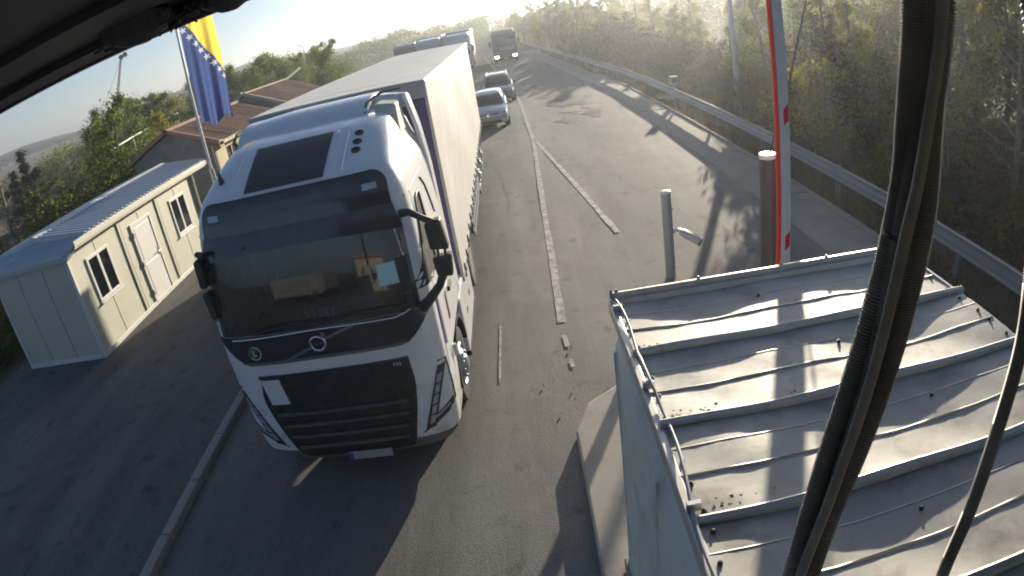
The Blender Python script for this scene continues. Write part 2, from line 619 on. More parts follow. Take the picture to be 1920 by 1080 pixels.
M['asphalt'] = asphalt_mat('asphalt', (.205, .198, .19), (.29, .275, .25))
M['asphalt_apron'] = asphalt_mat('asphalt_apron', (.15, .145, .14), (.22, .205, .185))
M['patch_pale'] = asphalt_mat('patch_pale', (.3, .28, .25), (.36, .34, .3))
M['patch_dark'] = asphalt_mat('patch_dark', (.08, .077, .074), (.14, .13, .12))
M['paint_line'] = mat('paint_line', (.46, .45, .42), .75, var=.12, scale=9, bump=.1, dirt=((.17, .16, .15), 5, .42, .9))
M['ground'] = mat('ground', (.11, .09, .055), .95, var=.35, scale=.6, bump=.4, bscale=9, dirt=((.07, .08, .03), .9, .5, .7))


def axis_pts(lo, hi, n, c, k=4.0):
    """points packed round c and spread towards lo / hi"""
    out = []
    for i in range(n + 1):
        t = i / n * 2 - 1
        s = math.sinh(k * t) / math.sinh(k)
        out.append(c + (s * (hi - c) if t > 0 else s * (c - lo)))
    return out


gx = axis_pts(-1500, 1500, 130, 4, 6.0)
gy = axis_pts(-600, 1500, 120, 15, 5.0)
g = MB()
nx = len(gx)
g.add([(x, y, gz(x, y)) for y in gy for x in gx],
      [(j * nx + i, j * nx + i + 1, (j + 1) * nx + i + 1, (j + 1) * nx + i) for j in range(len(gy) - 1) for i in range(nx - 1)])
struct(g.build('ground', 'ground', smooth=60))


def ribbon(xa, xb, ys, z, nxs=8, thick=None, wav=0):
    m = MB()
    vs = []
    for y in ys:
        for i in range(nxs + 1):
            x = xa + (xb - xa) * i / nxs
            vs.append((x + bend(y), y, z + wav * noise2(x * .8, y * .5, 1)))
    w = nxs + 1
    m.add(vs, [(j * w + i, j * w + i + 1, (j + 1) * w + i + 1, (j + 1) * w + i) for j in range(len(ys) - 1) for i in range(nxs)])
    return m


ys = [-60 + i for i in range(0, 300)]
struct(ribbon(-2.32, 7.66, ys, 0, 20, wav=.006).build('road', 'asphalt', smooth=60))
struct(ribbon(-12, -2.32, [36 + i for i in range(0, 180)], -.012, 8, wav=.004).build('queue_lane', 'asphalt', smooth=60))

# left apron on which the cabin stands: raised slab with its kerb of stones
ap = MB()
ap.box(-9.7, -2.47, -40, 36, -.2, .1)
struct(ap.build('apron', 'asphalt_apron'))
kb = MB()
kb.box(-2.46, -2.33, -40, 36, -.15, .06)
kerb = struct(kb.build('kerb', 'kerb'))
ks = MB()
ks.box(-.075, .075, -.49, .49, 0, .085)
k0 = None
for i in range(46):
    y = -9.5 + i
    if k0 is None:
        k0 = ks.build('kerb_stone', 'kerb', kerb, bevel=.015)
        o = k0
    else:
        o = copy_part(k0, kerb)
    o.location = (-2.395 + rnd.uniform(-.006, .006), y, .045 + rnd.uniform(-.006, .006))
    o.rotation_euler = (0, 0, rnd.uniform(-.006, .006))

# right concrete gutter of cast slabs, with low edge stones
gs = ribbon(7.6, 9.02, [-60 + 2 * i for i in range(120)], -.03, 2)
gutter = struct(gs.build('gutter_strip', 'asphalt_apron', smooth=60))
sl = MB()
sl.box(-.605, .605, -1.24, 1.24, -.05, .012)
sl0 = sl.build('concrete_slab', 'concrete', gutter, bevel=.008)
el = MB()
el.box(-.05, .05, -.62, .62, -.05, .07)
el0 = el.build('edge_stone', 'kerb', gutter, bevel=.01)
first = True
for i in range(34):
    y = -9 + 2.5 * i
    o = sl0 if first else copy_part(sl0, gutter)
    o.location = (8.26 + bend(y), y, rnd.uniform(-.006, .006))
    o.rotation_euler = (rnd.uniform(-.003, .003), rnd.uniform(-.004, .004), .056 if y > 28 else 0)
    for dy in (-.625, .625):
        o = el0 if first else copy_part(el0, gutter)
        first = False
        o.location = (8.925 + bend(y + dy), y + dy, rnd.uniform(-.008, .008))
        o.rotation_euler = (0, 0, .056 if y > 28 else rnd.uniform(-.01, .01))


def line(name, a, b, w, broken=False, z=.012):
    """painted line as a strip laid on the road, with worn uneven edges"""
    a, b = Vector((*a, 0)), Vector((*b, 0))
    n = max(2, int((b - a).length / .35))
    d = (b - a).normalized()
    s = Vector((d.y, -d.x, 0))
    m = MB()
    vs = []
    for i in range(n + 1):
        p = a.lerp(b, i / n)
        e1, e2 = rnd.uniform(.8, 1.08), rnd.uniform(.8, 1.08)
        vs += [p - s * w / 2 * e1 + Vector((0, 0, z)), p + s * w / 2 * e2 + Vector((0, 0, z))]
    m.add(vs, [(2 * i, 2 * i + 1, 2 * i + 3, 2 * i + 2) for i in range(n)])
    return struct(m.build(name, 'paint_line'))


line('lane_line', (2.61, 3.0), (2.76, 8.4), .14)
line('lane_line', (2.76, 8.4), (3.04, 17.2), .15)
line('lane_line', (3.04, 17.2), (2.95, 31), .16)
line('lane_line', (2.9, 31.1), (.4, 76), .16)
line('lane_line', (3.1, 17.0), (4.14, 6.45), .14)
line('lane_line', (2.6, 2.6), (2.62, 2.25), .08)
line('lane_line', (2.62, 1.9), (2.63, 1.7), .06)
line('lane_line', (1.62, 1.6), (1.65, 3.2), .035)
line('edge_line', (7.42, 32), (6.1, 58), .12)


def blot(name, x, y, rx, ry, m, z=.009, n=22):
    vs = [(x, y, z + .006)]
    for k in range(n):
        a = 2 * pi * k / n
        q = 1 + .28 * sin(3 * a + x) + .2 * rnd.uniform(-1, 1)
        vs.append((x + rx * q * cos(a), y + ry * q * sin(a), z))
    mb = MB()
    mb.add(vs, [(0, 1 + k, 1 + (k + 1) % n) for k in range(n)])
    return struct(mb.build(name, m))


for x, y, rx, ry, m in [(5.0, 29.2, .35, 1.0, 'patch_pale'), (5.9, 30.2, .5, .7, 'patch_pale'), (4.75, 25.2, .45, 1.1, 'patch_dark'),
                        (5.2, 22.6, .55, 1.2, 'patch_pale'), (5.9, 21.0, .4, .8, 'patch_dark'), (4.3, 28.4, .4, .9, 'patch_dark'),
                        (5.7, 24.6, .5, .7, 'patch_dark'), (6.1, 22.8, .3, .9, 'patch_pale'), (4.5, 20.2, .3, .6, 'patch_dark'),
                        (4.0, 33.0, .6, 1.2, 'patch_dark'), (5.3, 26.6, .3, .5, 'patch_pale')]:
    blot('road_patch', x, y, rx, ry, m, z=.014 + .0005 * rnd.random())
# cracks in the broken patch
cr = MB()
for i in range(26):
    x, y = rnd.uniform(4.2, 6.4), rnd.uniform(20, 30)
    a = rnd.uniform(-.5, .5)
    L = rnd.uniform(.4, 1.2)
    p = Vector((x, y, .024))
    for q in range(4):
        a += rnd.uniform(-.6, .6)
        e = p + Vector((cos(a), sin(a), 0)) * L / 4
        s = Vector((-sin(a), cos(a), 0)) * .025
        cr.add([p - s, p + s, e + s * .8, e - s * .8], [(0, 1, 2, 3)])
        p = e
struct(cr.build('road_crack', 'patch_dark'))

# long sealed cracks in the asphalt
cr = MB()
for x, y, a, L in ((5.2, 9, 1.7, 5), (6.3, 3, 1.5, 4), (1.9, 9, 1.6, 6)):
    p = Vector((x, y, .013))
    for q in range(int(L / .3)):
        a += rnd.uniform(-.16, .16)
        e = p + Vector((cos(a), sin(a), 0)) * .3
        s = Vector((-sin(a), cos(a), 0)) * rnd.uniform(.003, .009)
        cr.add([p - s, p + s, e + s, e - s], [(0, 1, 2, 3)])
        p = e
struct(cr.build('road_crack', 'patch_dark'))

# booth island
ib = MB()
ib.prism([(2.5, -8.5, -.1), (6.4, -8.5, -.1), (6.4, .9, -.1), (3.1, .9, -.1), (2.7, .62, -.1), (2.5, .1, -.1)], (0, 0, .26))
struct(recalc(ib.build('island', 'concrete', bevel=.03)))
rb = MB()
for i in range(16):
    x, y, s = rnd.uniform(2.2, 2.75), rnd.uniform(-.6, 2.4), rnd.uniform(.008, .024)
    rb.lathe([(s * .5, -s * .3), (s, s * .1), (s * .7, s * .6), (0.001, s * .8)], (x, y, .016), (rnd.uniform(-.2, .2), rnd.uniform(-.2, .2), 1), 6)
stuff(rb.build('rubble', 'concrete'))

# far hills
def hill(name, pts, depth, m):
    """a low ridge: pts = (x, y, height) along its crest"""
    mb = MB()
    n = len(pts)
    rows = []
    for q, h in ((-1, -1.5), (-.55, .45), (-.2, .9), (0, 1), (.5, .6), (1, -1)):
        row = []
        for i, (x, y, z) in enumerate(pts):
            d = Vector((x, y, 0)).normalized()
            k = z * h + (.06 * z * noise2(i * .8, q * 3, 1) if h > 0 else 0)
            row.append((x + d.x * depth * q, y + d.y * depth * q, k))
        rows.append(row)
    vs = [p for r in rows for p in r]
    mb.add(vs, [(j * n + i, j * n + i + 1, (j + 1) * n + i + 1, (j + 1) * n + i) for j in range(len(rows) - 1) for i in range(n - 1)])
    return struct(mb.build(name, m, smooth=80))


M['hill_green'] = mat('hill_green', (.06, .065, .032), .95, var=.4, scale=.12, bump=.8, bscale=.5)
hill('hill', [(-420 + 30 * i, 330 + 4 * i, 8 + 3 * sin(i * .9) + 1.5 * sin(i * 2.3)) for i in range(13)], 60, 'hill_green')
hill('hill', [(-120 + 40 * i, 620 - 3 * i, 9 + 4 * sin(i * 1.1 + 1)) for i in range(12)], 80, 'hill_green')
hill('hill', [(230 + 22 * i, 420 - 26 * i, 9 + 3 * sin(i * 1.3)) for i in range(12)], 60, 'hill_green')
#PART3
# ================================================================ LORRY
LV = np.array([  # z, front y, half width, corner depth
    (.18, .16, 1.10, .36), (.32, .07, 1.19, .37), (.45, .02, 1.225, .38), (.7, 0, 1.245, .38), (1.3, 0, 1.25, .37), (1.7, 0, 1.25, .36),
    (2.0, .02, 1.25, .36), (2.5, .10, 1.235, .36), (3.0, .20, 1.20, .36), (3.2, .245, 1.17, .36), (3.32, .28, 1.13, .37),
    (3.39, .31, 1.10, .38), (3.43, .36, 1.085, .39), (3.5, .51, 1.065, .40), (3.6, .74, 1.04, .42), (3.7, .98, 1.0, .45),
    (3.76, 1.16, .97, .48), (3.80, 1.4, .9, .5), (3.82, 1.7, .8, .5)])
NP = 3.4


def lv(z):
    return [float(np.interp(z, LV[:, 0], LV[:, k])) for k in (1, 2, 3)]


def F0(x, z):
    yf, hw, D = lv(z)
    a = min(abs(x) / hw, .9995)
    return Vector((x, yf + D * (1 - (1 - a ** NP) ** (1 / NP)), z))


def F(x, z, off=0.0):
    hw = lv(z)[1]
    x = max(-hw * .998, min(hw * .998, x))
    p = F0(x, z)
    if off:
        e = .004
        dx = F0(min(x + e, hw * .9995), z) - F0(max(x - e, -hw * .9995), z)
        dz = F0(x, z + e) - F0(x, z - e)
        p = p + dx.cross(dz).normalized() * off
    return p


def fpatch(mb, zs, xl, xr, off=.008, nu=16, nv=8, deep=.03):
    """slab lying on the cab front between x=xl(z) and xr(z)"""
    z0, z1 = zs

    def f(u, v, o):
        z = z0 + (z1 - z0) * v
        a, b = xl(z), xr(z)
        return F(a + (b - a) * u, z, o)
    return mb.grid(lambda u, v: f(u, v, off), nu, nv, lambda u, v: f(u, v, off - deep))


def fquad(mb, c, off=.008, nu=4, nv=8, deep=.02):
    """slab on the cab front over the (x,z) quad c = bl, br, tr, tl"""
    def f(u, v, o):
        x = (1 - v) * ((1 - u) * c[0][0] + u * c[1][0]) + v * ((1 - u) * c[3][0] + u * c[2][0])
        z = (1 - v) * ((1 - u) * c[0][1] + u * c[1][1]) + v * ((1 - u) * c[3][1] + u * c[2][1])
        return F(x, z, o)
    return mb.grid(lambda u, v: f(u, v, off), nu, nv, lambda u, v: f(u, v, off - deep))


def spt(y, z, sx, off=0.0):
    """point on the cab side"""
    yf, hw, D = lv(z)
    if y < yf + D:
        q = max(0, (yf + D - y) / D)
        x = hw * (1 - q ** NP) ** (1 / NP)
    else:
        x = hw
    return Vector((sx * (x + off), y, z))


def squad(mb, c, sx, off=.006, nu=6, nv=8, deep=.02):
    """slab on the cab side over the (y,z) quad bl, br, tr, tl"""
    def f(u, v, o):
        y = (1 - v) * ((1 - u) * c[0][0] + u * c[1][0]) + v * ((1 - u) * c[3][0] + u * c[2][0])
        z = (1 - v) * ((1 - u) * c[0][1] + u * c[1][1]) + v * ((1 - u) * c[3][1] + u * c[2][1])
        return spt(y, z, sx, o)
    return mb.grid(lambda u, v: f(u, v, off), nu, nv, lambda u, v: f(u, v, off - deep))


lorry = thing('articulated_lorry', 'white articulated lorry with tall cab and pale curtain sided trailer in the near lane', 'lorry')


def outline(z, nt=40, yb=2.32):
    yf, hw, D = lv(z)
    pts = []
    pts.append((-hw, yb))
    pts.append((-hw, max(yf + D + .02, 1.3)))
    for i in range(nt + 1):
        t = -pi / 2 + pi * i / nt
        x = hw * (1 if t > 0 else -1) * abs(sin(t)) ** (2 / NP)
        y = yf + D * (1 - abs(cos(t)) ** (2 / NP))
        pts.append((x, y))
    pts.append((hw, max(yf + D + .02, 1.3)))
    pts.append((hw, yb))
    return pts


# cab shell: loft of outlines, the windscreen opening left out
zl = [1.14, 1.3, 1.5, 1.7, 1.85, 2.0, 2.15, 2.3, 2.45, 2.6, 2.75, 2.9, 3.0, 3.1, 3.2, 3.26, 3.32, 3.36, 3.39, 3.43, 3.47, 3.5, 3.55, 3.6, 3.65, 3.7, 3.73, 3.76, 3.78, 3.80, 3.81, 3.82]
sh = MB()
rows = [outline(z) for z in zl]
n = len(rows[0])
vs = [(x, y, z) for r, z in zip(rows, zl) for x, y in r]
fs = []
for j in range(len(zl) - 1):
    for i in range(n - 1):
        xm = (rows[j][i][0] + rows[j][i + 1][0]) / 2
        if 2.0 <= zl[j] < 2.9 and abs(xm) < 1.1:
            continue
        fs.append((j * n + i, j * n + i + 1, (j + 1) * n + i + 1, (j + 1) * n + i))
    fs.append((j * n + n - 1, j * n, (j + 1) * n, (j + 1) * n + n - 1))
fs.append(tuple((len(zl) - 1) * n + i for i in range(n)))
sh.add(vs, fs)
cab = sh.build('cab_shell', 'white_paint', lorry, smooth=32)
# lower front corners (end ahead of the wheel)
lo = MB()
zz = [.43, .5, .6, .75, .9, 1.05, 1.142]
rows = [outline(z, 40, .86) for z in zz]
rows = [[(x, min(y, .86)) for x, y in r] for r in rows]
n = len(rows[0])
lo.add([(x, y, z) for r, z in zip(rows, zz) for x, y in r],
       [(j * n + i, j * n + i + 1, (j + 1) * n + i + 1, (j + 1) * n + i) for j in range(len(zz) - 1) for i in range(n - 1)]
       + [(j * n + n - 1, j * n, (j + 1) * n, (j + 1) * n + n - 1) for j in range(len(zz) - 1)] + [tuple(range(n - 1, -1, -1))])
lo.build('bumper', 'white_bumper', lorry, smooth=35)
va = MB()
zz = [.2, .26, .34, .428]
rows = [[(x * .985, min(y + .012, .9)) for x, y in outline(z, 40, .9)] for z in zz]
va.add([(x, y, z) for r, z in zip(rows, zz) for x, y in r],
       [(j * n + i, j * n + i + 1, (j + 1) * n + i + 1, (j + 1) * n + i) for j in range(3) for i in range(n - 1)]
       + [(j * n + n - 1, j * n, (j + 1) * n, (j + 1) * n + n - 1) for j in range(3)] + [tuple(range(n - 1, -1, -1))])
va.build('bumper_valance', 'grey_plastic', lorry, smooth=35)
# step tread notches on the right corner of the bumper
for sx in (-1, 1):
    for k in range(5):
        y = .2 + k * .13
        p = spt(y + .03, .43, sx)
        st = MB()
        st.box(min(p.x, p.x - sx * .12), max(p.x, p.x - sx * .12), y, y + .07, .405, .436)
        st.build('step_tooth', 'black_plastic', lorry, bevel=.006)

# windscreen and the dark panels of the front
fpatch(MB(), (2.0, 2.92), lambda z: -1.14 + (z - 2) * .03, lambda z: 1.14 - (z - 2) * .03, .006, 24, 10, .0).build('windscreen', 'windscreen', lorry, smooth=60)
up = MB()


def upw(z):
    q = max(0, z - 3.245) / .16
    return .90 + .14 * math.sqrt(max(0, 1 - q * q)) + (3.245 - min(z, 3.245)) * .06


fpatch(up, (2.89, 3.405), lambda z: -upw(z), upw, .010, 26, 40, .03)
up.build('upper_panel', 'black_gloss', lorry, smooth=40)
for sx in (-1, 1):
    q = MB()
    fquad(q, [(sx * .87 - .07, 3.235), (sx * .87 + .07, 3.235), (sx * .87 + .07, 3.295), (sx * .87 - .07, 3.295)], .018, 6, 3, .02)
    o = q.build('marker_lamp', 'lens', lorry, smooth=40)
vz = MB()
vz.grid(lambda u, v: F((u * 2 - 1) * (1.10 - .05 * v), 2.815 + v * .26 + .05 * (1 - v) * (1 - abs(u * 2 - 1) ** 3), .055 - .03 * v), 30, 5,
        lambda u, v: F((u * 2 - 1) * (1.10 - .05 * v), 2.815 + v * .26 + .05 * (1 - v) * (1 - abs(u * 2 - 1) ** 3), .045 - .03 * v))
visor = vz.build('sun_visor', 'black_gloss', lorry, smooth=40)
for x in (-.55, .55):
    q = MB()
    q.bar(F(x, 2.93, .055), F(x, 2.93, .0), .03)
    q.build('visor_bracket', 'black_plastic', visor)
lp = MB()


def lpw(z):
    return .86 + .36 * max(0, min(1, (z - 1.655) / .33)) ** .55


fpatch(lp, (1.655, 1.995), lambda z: -lpw(z), lpw, .010, 30, 10, .03)
low = lp.build('lower_panel', 'black_gloss', lorry, smooth=40)
q = MB()
fpatch(q, (1.655, 1.69), lambda z: -lpw(z), lpw, .022, 30, 2, .03)
q.build('panel_lip', 'grey_plastic', low, smooth=40)
q = MB()
q.tube([F(-1.0 + 2.03 * i / 24, 1.965 + .02 * (1 - abs(i / 12 - 1)) - (.05 * max(0, abs(i / 12 - 1) - .86) / .14 * -1 if i > 20 else 0), .016) for i in range(25)], .014, 8)
q.build('chrome_strip', 'chrome', low, smooth=60)
# emblem: ring with its arrow, diagonal bar and lettering
bc = F(0, 1.83, .012)
q = MB()
nrm = Vector((0, -1, 0))
for k in range(40):
    pass
q.tube([bc + Vector((.082 * cos(2 * pi * k / 36), -.012, .082 * sin(2 * pi * k / 36))) for k in range(37)], .016, 8, cap=False)
q.prism([bc + Vector((.062, -.03, .075)), bc + Vector((.118, -.03, .075)), bc + Vector((.118, -.03, .128)), bc + Vector((.062, -.03, .128))], (0, .022, 0))
emb = recalc(q.build('emblem', 'chrome', low, smooth=50))
q = MB()
q.bar(F(-.40, 1.685, .02), F(-.075, 1.795, .02), .028, .012, up=(0, -1, 0))
q.bar(F(.075, 1.865, .02), F(.46, 1.985, .02), .028, .012, up=(0, -1, 0))
q.build('emblem_bar', 'chrome', low)
q = MB()
q.lathe([(.066, 0), (.066, .012)], bc + Vector((0, -.002, 0)), (0, -1, 0), 28)
q.build('emblem_disc', 'black_gloss', low, smooth=40)
FM = lambda x, z, off, tilt=0: Matrix.Translation(F(x, z, off)) @ Matrix.Rotation(R(90) + tilt, 4, 'X')
text('emblem_lettering', 'VOLVO', .042, 'chrome', low, FM(0, 1.83, .03), .002, 1.05)
# green round L sticker
q = MB()
q.lathe([(.082, 0), (.082, .004)], F(-.77, 1.80, .008), (0, -1, 0.02), 30)
stk = q.build('round_sticker', 'green_sticker', low, smooth=40)
q = MB()
q.tube([F(-.77 + .075 * cos(2 * pi * k / 30), 1.80 + .075 * sin(2 * pi * k / 30), .013) for k in range(31)], .006, 6, cap=False)
q.build('sticker_ring', 'trim_white', low, smooth=50)
text('sticker_letter', 'L', .11, 'trim_white', low, FM(-.77, 1.80, .015), .002)

# grille
def grw(z):
    return float(np.interp(z, [.30, .43, .9, 1.2, 1.5], [.66, .73, .85, .90, .89]))


gl = MB()
fpatch(gl, (.30, 1.495), lambda z: -grw(z) + .06 * sstep(1.1, 1.5, z), grw, .006, 20, 14, .03)
grille = gl.build('grille', 'dark_grille', lorry, smooth=40)
for k, z in enumerate((.50, .66, .82, .98)):
    q = MB()
    w = grw(z) - .08
    q.grid(lambda u, v: F((u * 2 - 1) * w, z + .035 * v, .030 + .018 * (1 - v)), 16, 2, lambda u, v: F((u * 2 - 1) * w, z + .035 * v, .0))
    q.build('grille_slat', 'black_plastic', grille, smooth=40)
for z0, z1, a, b in ((1.30, 1.40, -.52, -.1), (1.32, 1.42, .02, .5), (1.12, 1.19, -.55, .62), (1.02, 1.06, -.6, .66)):
    q = MB()
    fpatch(q, (z0, z1), lambda z: a, lambda z: b, .012, 10, 2, .02)
    q.build('grille_inset', 'black_gloss', grille, smooth=40)
q = MB()
fpatch(q, (1.475, 1.51), lambda z: -grw(1.5) + .05, lambda z: grw(1.5), .020, 20, 2, .03)
q.build('grille_lip', 'black_gloss', grille, smooth=40)
text('model_lettering', 'FH', .07, 'trim_white', grille, FM(.76, 1.445, .014), .003, 1.1)
q = MB()
fquad(q, [(-.80, 1.13), (-.57, 1.13), (-.60, 1.455), (-.83, 1.455)], .016, 4, 6, .02)
q.build('hatch_plate', 'white_paint', grille, smooth=40)
q = MB()
q.box(-.10, .42, -.035, -.02, .28, .39)
pl = q.build('number_plate', 'plate_white', lorry, bevel=.004)
q = MB()
q.box(-.098, -.05, -.0375, -.034, .285, .385)
q.build('plate_band', 'purple_paint', pl)

# headlights
for sx in (-1, 1):
    q = MB()
    fquad(q, [(sx * .86, .53), (sx * .98, .555), (sx * 1.225, 1.29), (sx * 1.15, 1.29)], .010, 6, 14, .02)
    fquad(q, [(sx * .86, .53), (sx * 1.215, .76), (sx * 1.22, .84), (sx * .92, .64)], .0105, 10, 5, .02)
    hl = recalc(q.build('headlight', 'black_gloss', lorry, smooth=40))
    for k in range(5):
        v0, v1 = .08 + k * .17, .08 + k * .17 + .14
        q = MB()
        xa0, xb0 = .90 + .25 * v0, .955 + .245 * v0
        xa1, xb1 = .90 + .25 * v1, .955 + .245 * v1
        fquad(q, [(sx * xa0, .55 + .72 * v0), (sx * xb0, .56 + .72 * v0), (sx * xb1, .56 + .72 * v1), (sx * xa1, .55 + .72 * v1)], .016, 3, 3, .012)
        recalc(q.build('lamp_segment', 'lens', hl, smooth=40))
    q = MB()
    fquad(q, [(sx * .96, .645), (sx * 1.17, .77), (sx * 1.18, .80), (sx * .97, .675)], .018, 8, 2, .012)
    recalc(q.build('fog_strip', 'lens', hl, smooth=40))
    q = MB()
    q.tube([F(sx * x, z, .006) for x, z in [(.83, .50), (1.0, .60), (1.15, .70), (1.235, .80), (1.24, 1.0), (1.235, 1.33), (1.16, 1.345)]], .008, 6)
    q.build('panel_seam', 'black_plastic', lorry, smooth=60)

# wipers
q = MB()
for a, b, c in [((-.75, 2.03), (-.25, 2.09), (.25, 2.07)), ((.1, 2.03), (.55, 2.10), (1.0, 2.07))]:
    q.tube([F(*a, .03), F(*b, .05), F(*c, .03)], .012, 6)
q.build('wiper', 'black_plastic', lorry, smooth=60)
# card behind the windscreen
q = MB()
fquad(q, [(.79, 2.30), (.985, 2.30), (.975, 2.52), (.785, 2.52)], .010, 4, 4, .002)
q.build('permit_card', 'pale_card', lorry, smooth=40)

# interior
q = MB()
q.grid(lambda u, v: Vector(((u * 2 - 1) * 1.12, 1.75 if 0 < 1 else 0, 1.5 + v * 1.6)), 4, 4)
q.box(-1.15, 1.15, 1.72, 1.76, 1.2, 3.2)
q.box(-1.17, 1.17, .3, 1.75, 1.55, 1.6)
q.box(-1.17, 1.17, .42, 1.75, 3.05, 3.1)
interior = q.build('cab_interior', 'interior', lorry)
q = MB()
q.box(-1.12, 1.12, .16, .55, 1.75, 1.97)
q.box(.25, .95, .3, .62, 1.95, 2.12)
q.box(-.2, .2, .3, .6, 1.95, 2.05)
q.build('dashboard', 'interior', interior, bevel=.05)
for x in (-.62, .62):
    q = MB()
    q.box(x - .27, x + .27, .85, 1.35, 1.75, 1.92)
    q.hexa([(x - .27, 1.3, 1.9), (x + .27, 1.3, 1.9), (x + .27, 1.5, 1.9), (x - .27, 1.5, 1.9), (x - .22, 1.5, 2.65), (x + .22, 1.5, 2.65), (x + .22, 1.62, 2.65), (x - .22, 1.62, 2.65)])
    q.box(x - .14, x + .14, 1.5, 1.6, 2.68, 2.88)
    q.build('seat', 'seat_cloth', interior, bevel=.05)
q = MB()
cpt = Vector((.62, .66, 2.17))
ax1, ax2 = Vector((1, 0, 0)), Vector((0, .45, .9)).normalized()
q.tube([cpt + ax1 * .22 * cos(2 * pi * k / 24) + ax2 * .22 * sin(2 * pi * k / 24) for k in range(25)], .017, 6, cap=False)
q.bar(cpt - ax1 * .2, cpt + ax1 * .2, .05, .03)
q.bar(cpt, cpt + Vector((0, -.3, -.15)), .06, .06)
q.build('steering_wheel', 'black_plastic', interior, smooth=50)
q = MB()
for k in range(5):
    q.box(-.16 + k * .075, -.11 + k * .075, .28, .295, 2.0, 2.07 + .01 * (k % 2))
q.build('dash_cards', 'trim_white', interior)
for sx in (-1, 1):
    q = MB()
    q.grid(lambda u, v: Vector((sx * (1.06 + .03 * sin(u * 30)), .95 + u * .4, 1.95 + v * 1.05)), 20, 3)
    q.build('curtain', 'seat_cloth', interior, smooth=60)

# roof hatch, round horn ports, aerial
q = MB()
fquad(q, [(-.47, 3.435), (.42, 3.435), (.42, 3.745), (-.50, 3.745)], .018, 14, 10, .03)
hatch = q.build('roof_window', 'dark_glass', lorry, smooth=40)
q = MB()
fquad(q, [(-.51, 3.418), (.46, 3.418), (.47, 3.757), (-.54, 3.757)], .008, 14, 10, .03)
q.build('roof_window_frame', 'white_paint', lorry, smooth=40)
for z in (3.575, 3.635, 3.70):
    p = F(.72, z)
    nn = (F(.72, z, .1) - p).normalized()
    q = MB()
    q.lathe([(.05, -.01), (.05, .012), (.04, .014), (.038, .004)], p, nn, 20)
    q.build('horn_port', 'black_plastic', lorry, smooth=40)
for x in (.60, -.66):
    q = MB()
    q.tube([F(x, 3.45 + .04 * k, .004) for k in range(8)], .012, 6)
    q.build('roof_rib', 'white_paint', lorry, smooth=60)
p = F(-.85, 3.55)
q = MB()
q.lathe([(.035, -.02), (.032, .03), (.012, .11), (.006, .13)], p, (0, 0, 1), 12)
q.tube([p + Vector((0, 0, .1)), p + Vector((-.03, .06, .42))], .005, 6)
q.build('aerial', 'black_plastic', lorry, smooth=50)

# roof deflector and side collars
q = MB()
prof = [(1.62, 3.72), (1.72, 3.86), (1.95, 3.955), (2.30, 3.985), (2.62, 3.97), (2.66, 3.90), (2.66, 3.55), (1.9, 3.55)]
xs = [-1.10, -1.06, -.9, -.4, 0, .4, .66, .70]
rows = []
for x in xs:
    k = 0 if abs(x) < .9 else (.06 if abs(x) < 1.08 else .14)
    rows.append([(x, y + .10 * (x / 1.1) ** 2 + k * (1 if y < 2 else 0), z - k * .5 * (1 if z > 3.8 else 0)) for y, z in prof])
n = len(prof)
q.add([p for r in rows for p in r], [(j * n + i, j * n + (i + 1) % n, (j + 1) * n + (i + 1) % n, (j + 1) * n + i) for j in range(len(xs) - 1) for i in range(n)]
      + [tuple(range(n)), tuple((len(xs) - 1) * n + i for i in range(n - 1, -1, -1))])
recalc(q.build('roof_deflector', 'white_paint', lorry, smooth=38))
q = MB()
q.tube([(.66, 1.72, 3.80), (.68, 1.86, 3.92), (.82, 2.2, 3.985), (1.0, 2.5, 3.97)], .016, 8)
q.build('deflector_seal', 'black_plastic', lorry, smooth=60)
q = MB()
q.tube([(-1.08, 1.9, 3.74), (-1.12, 1.84, 3.82), (-1.12, 2.0, 3.9), (-1.1, 2.3, 3.93)], .016, 8)
q.build('deflector_seal', 'black_plastic', lorry, smooth=60)
for sx in (-1, 1):                                    # collars at the back edge of the cab
    q = MB()

    def colp(u, v):
        z = 1.15 + v * 2.74
        xo = float(np.interp(z, [1.15, 3.0, 3.5, 3.89], [1.255, 1.23, 1.19, 1.12]))
        y0 = float(np.interp(z, [1.15, 2.8, 3.3, 3.89], [2.22, 2.20, 2.16, 2.12]))
        y1 = float(np.interp(z, [1.15, 2.6, 3.3, 3.89], [2.44, 2.44, 2.42, 2.40]))
        return Vector((sx * (xo + .012 * sin(pi * u)), y0 + (y1 - y0) * u, z))
    q.grid(colp, 8, 20, lambda u, v: colp(u, v) - Vector((sx * .05, 0, 0)))
    recalc(q.build('side_collar', 'white_paint', lorry, smooth=40))
q = MB()
q.hexa([(.64, 2.10, 3.80), (1.14, 2.16, 3.74), (1.14, 2.42, 3.74), (.64, 2.5, 3.80), (.64, 2.22, 3.965), (1.11, 2.26, 3.905), (1.11, 2.42, 3.905), (.64, 2.5, 3.975)])
q.build('corner_bridge', 'white_paint', lorry, bevel=.03)
q = MB()
q.hexa([(.78, 1.55, 3.62), (1.06, 1.60, 3.52), (1.08, 2.05, 3.52), (.78, 2.05, 3.62), (.80, 1.72, 3.90), (1.04, 1.74, 3.86), (1.04, 2.1, 3.86), (.80, 2.1, 3.90)])
q.build('air_box', 'panel_cream', lorry, bevel=.015)
q = MB()
q.hexa([(.68, 1.50, 3.60), (.80, 1.52, 3.58), (.80, 2.0, 3.6), (.68, 2.0, 3.6), (.70, 1.66, 3.80), (.79, 1.68, 3.80), (.79, 2.0, 3.80), (.70, 2.0, 3.80)])
q.build('air_duct', 'black_plastic', lorry, bevel=.01)

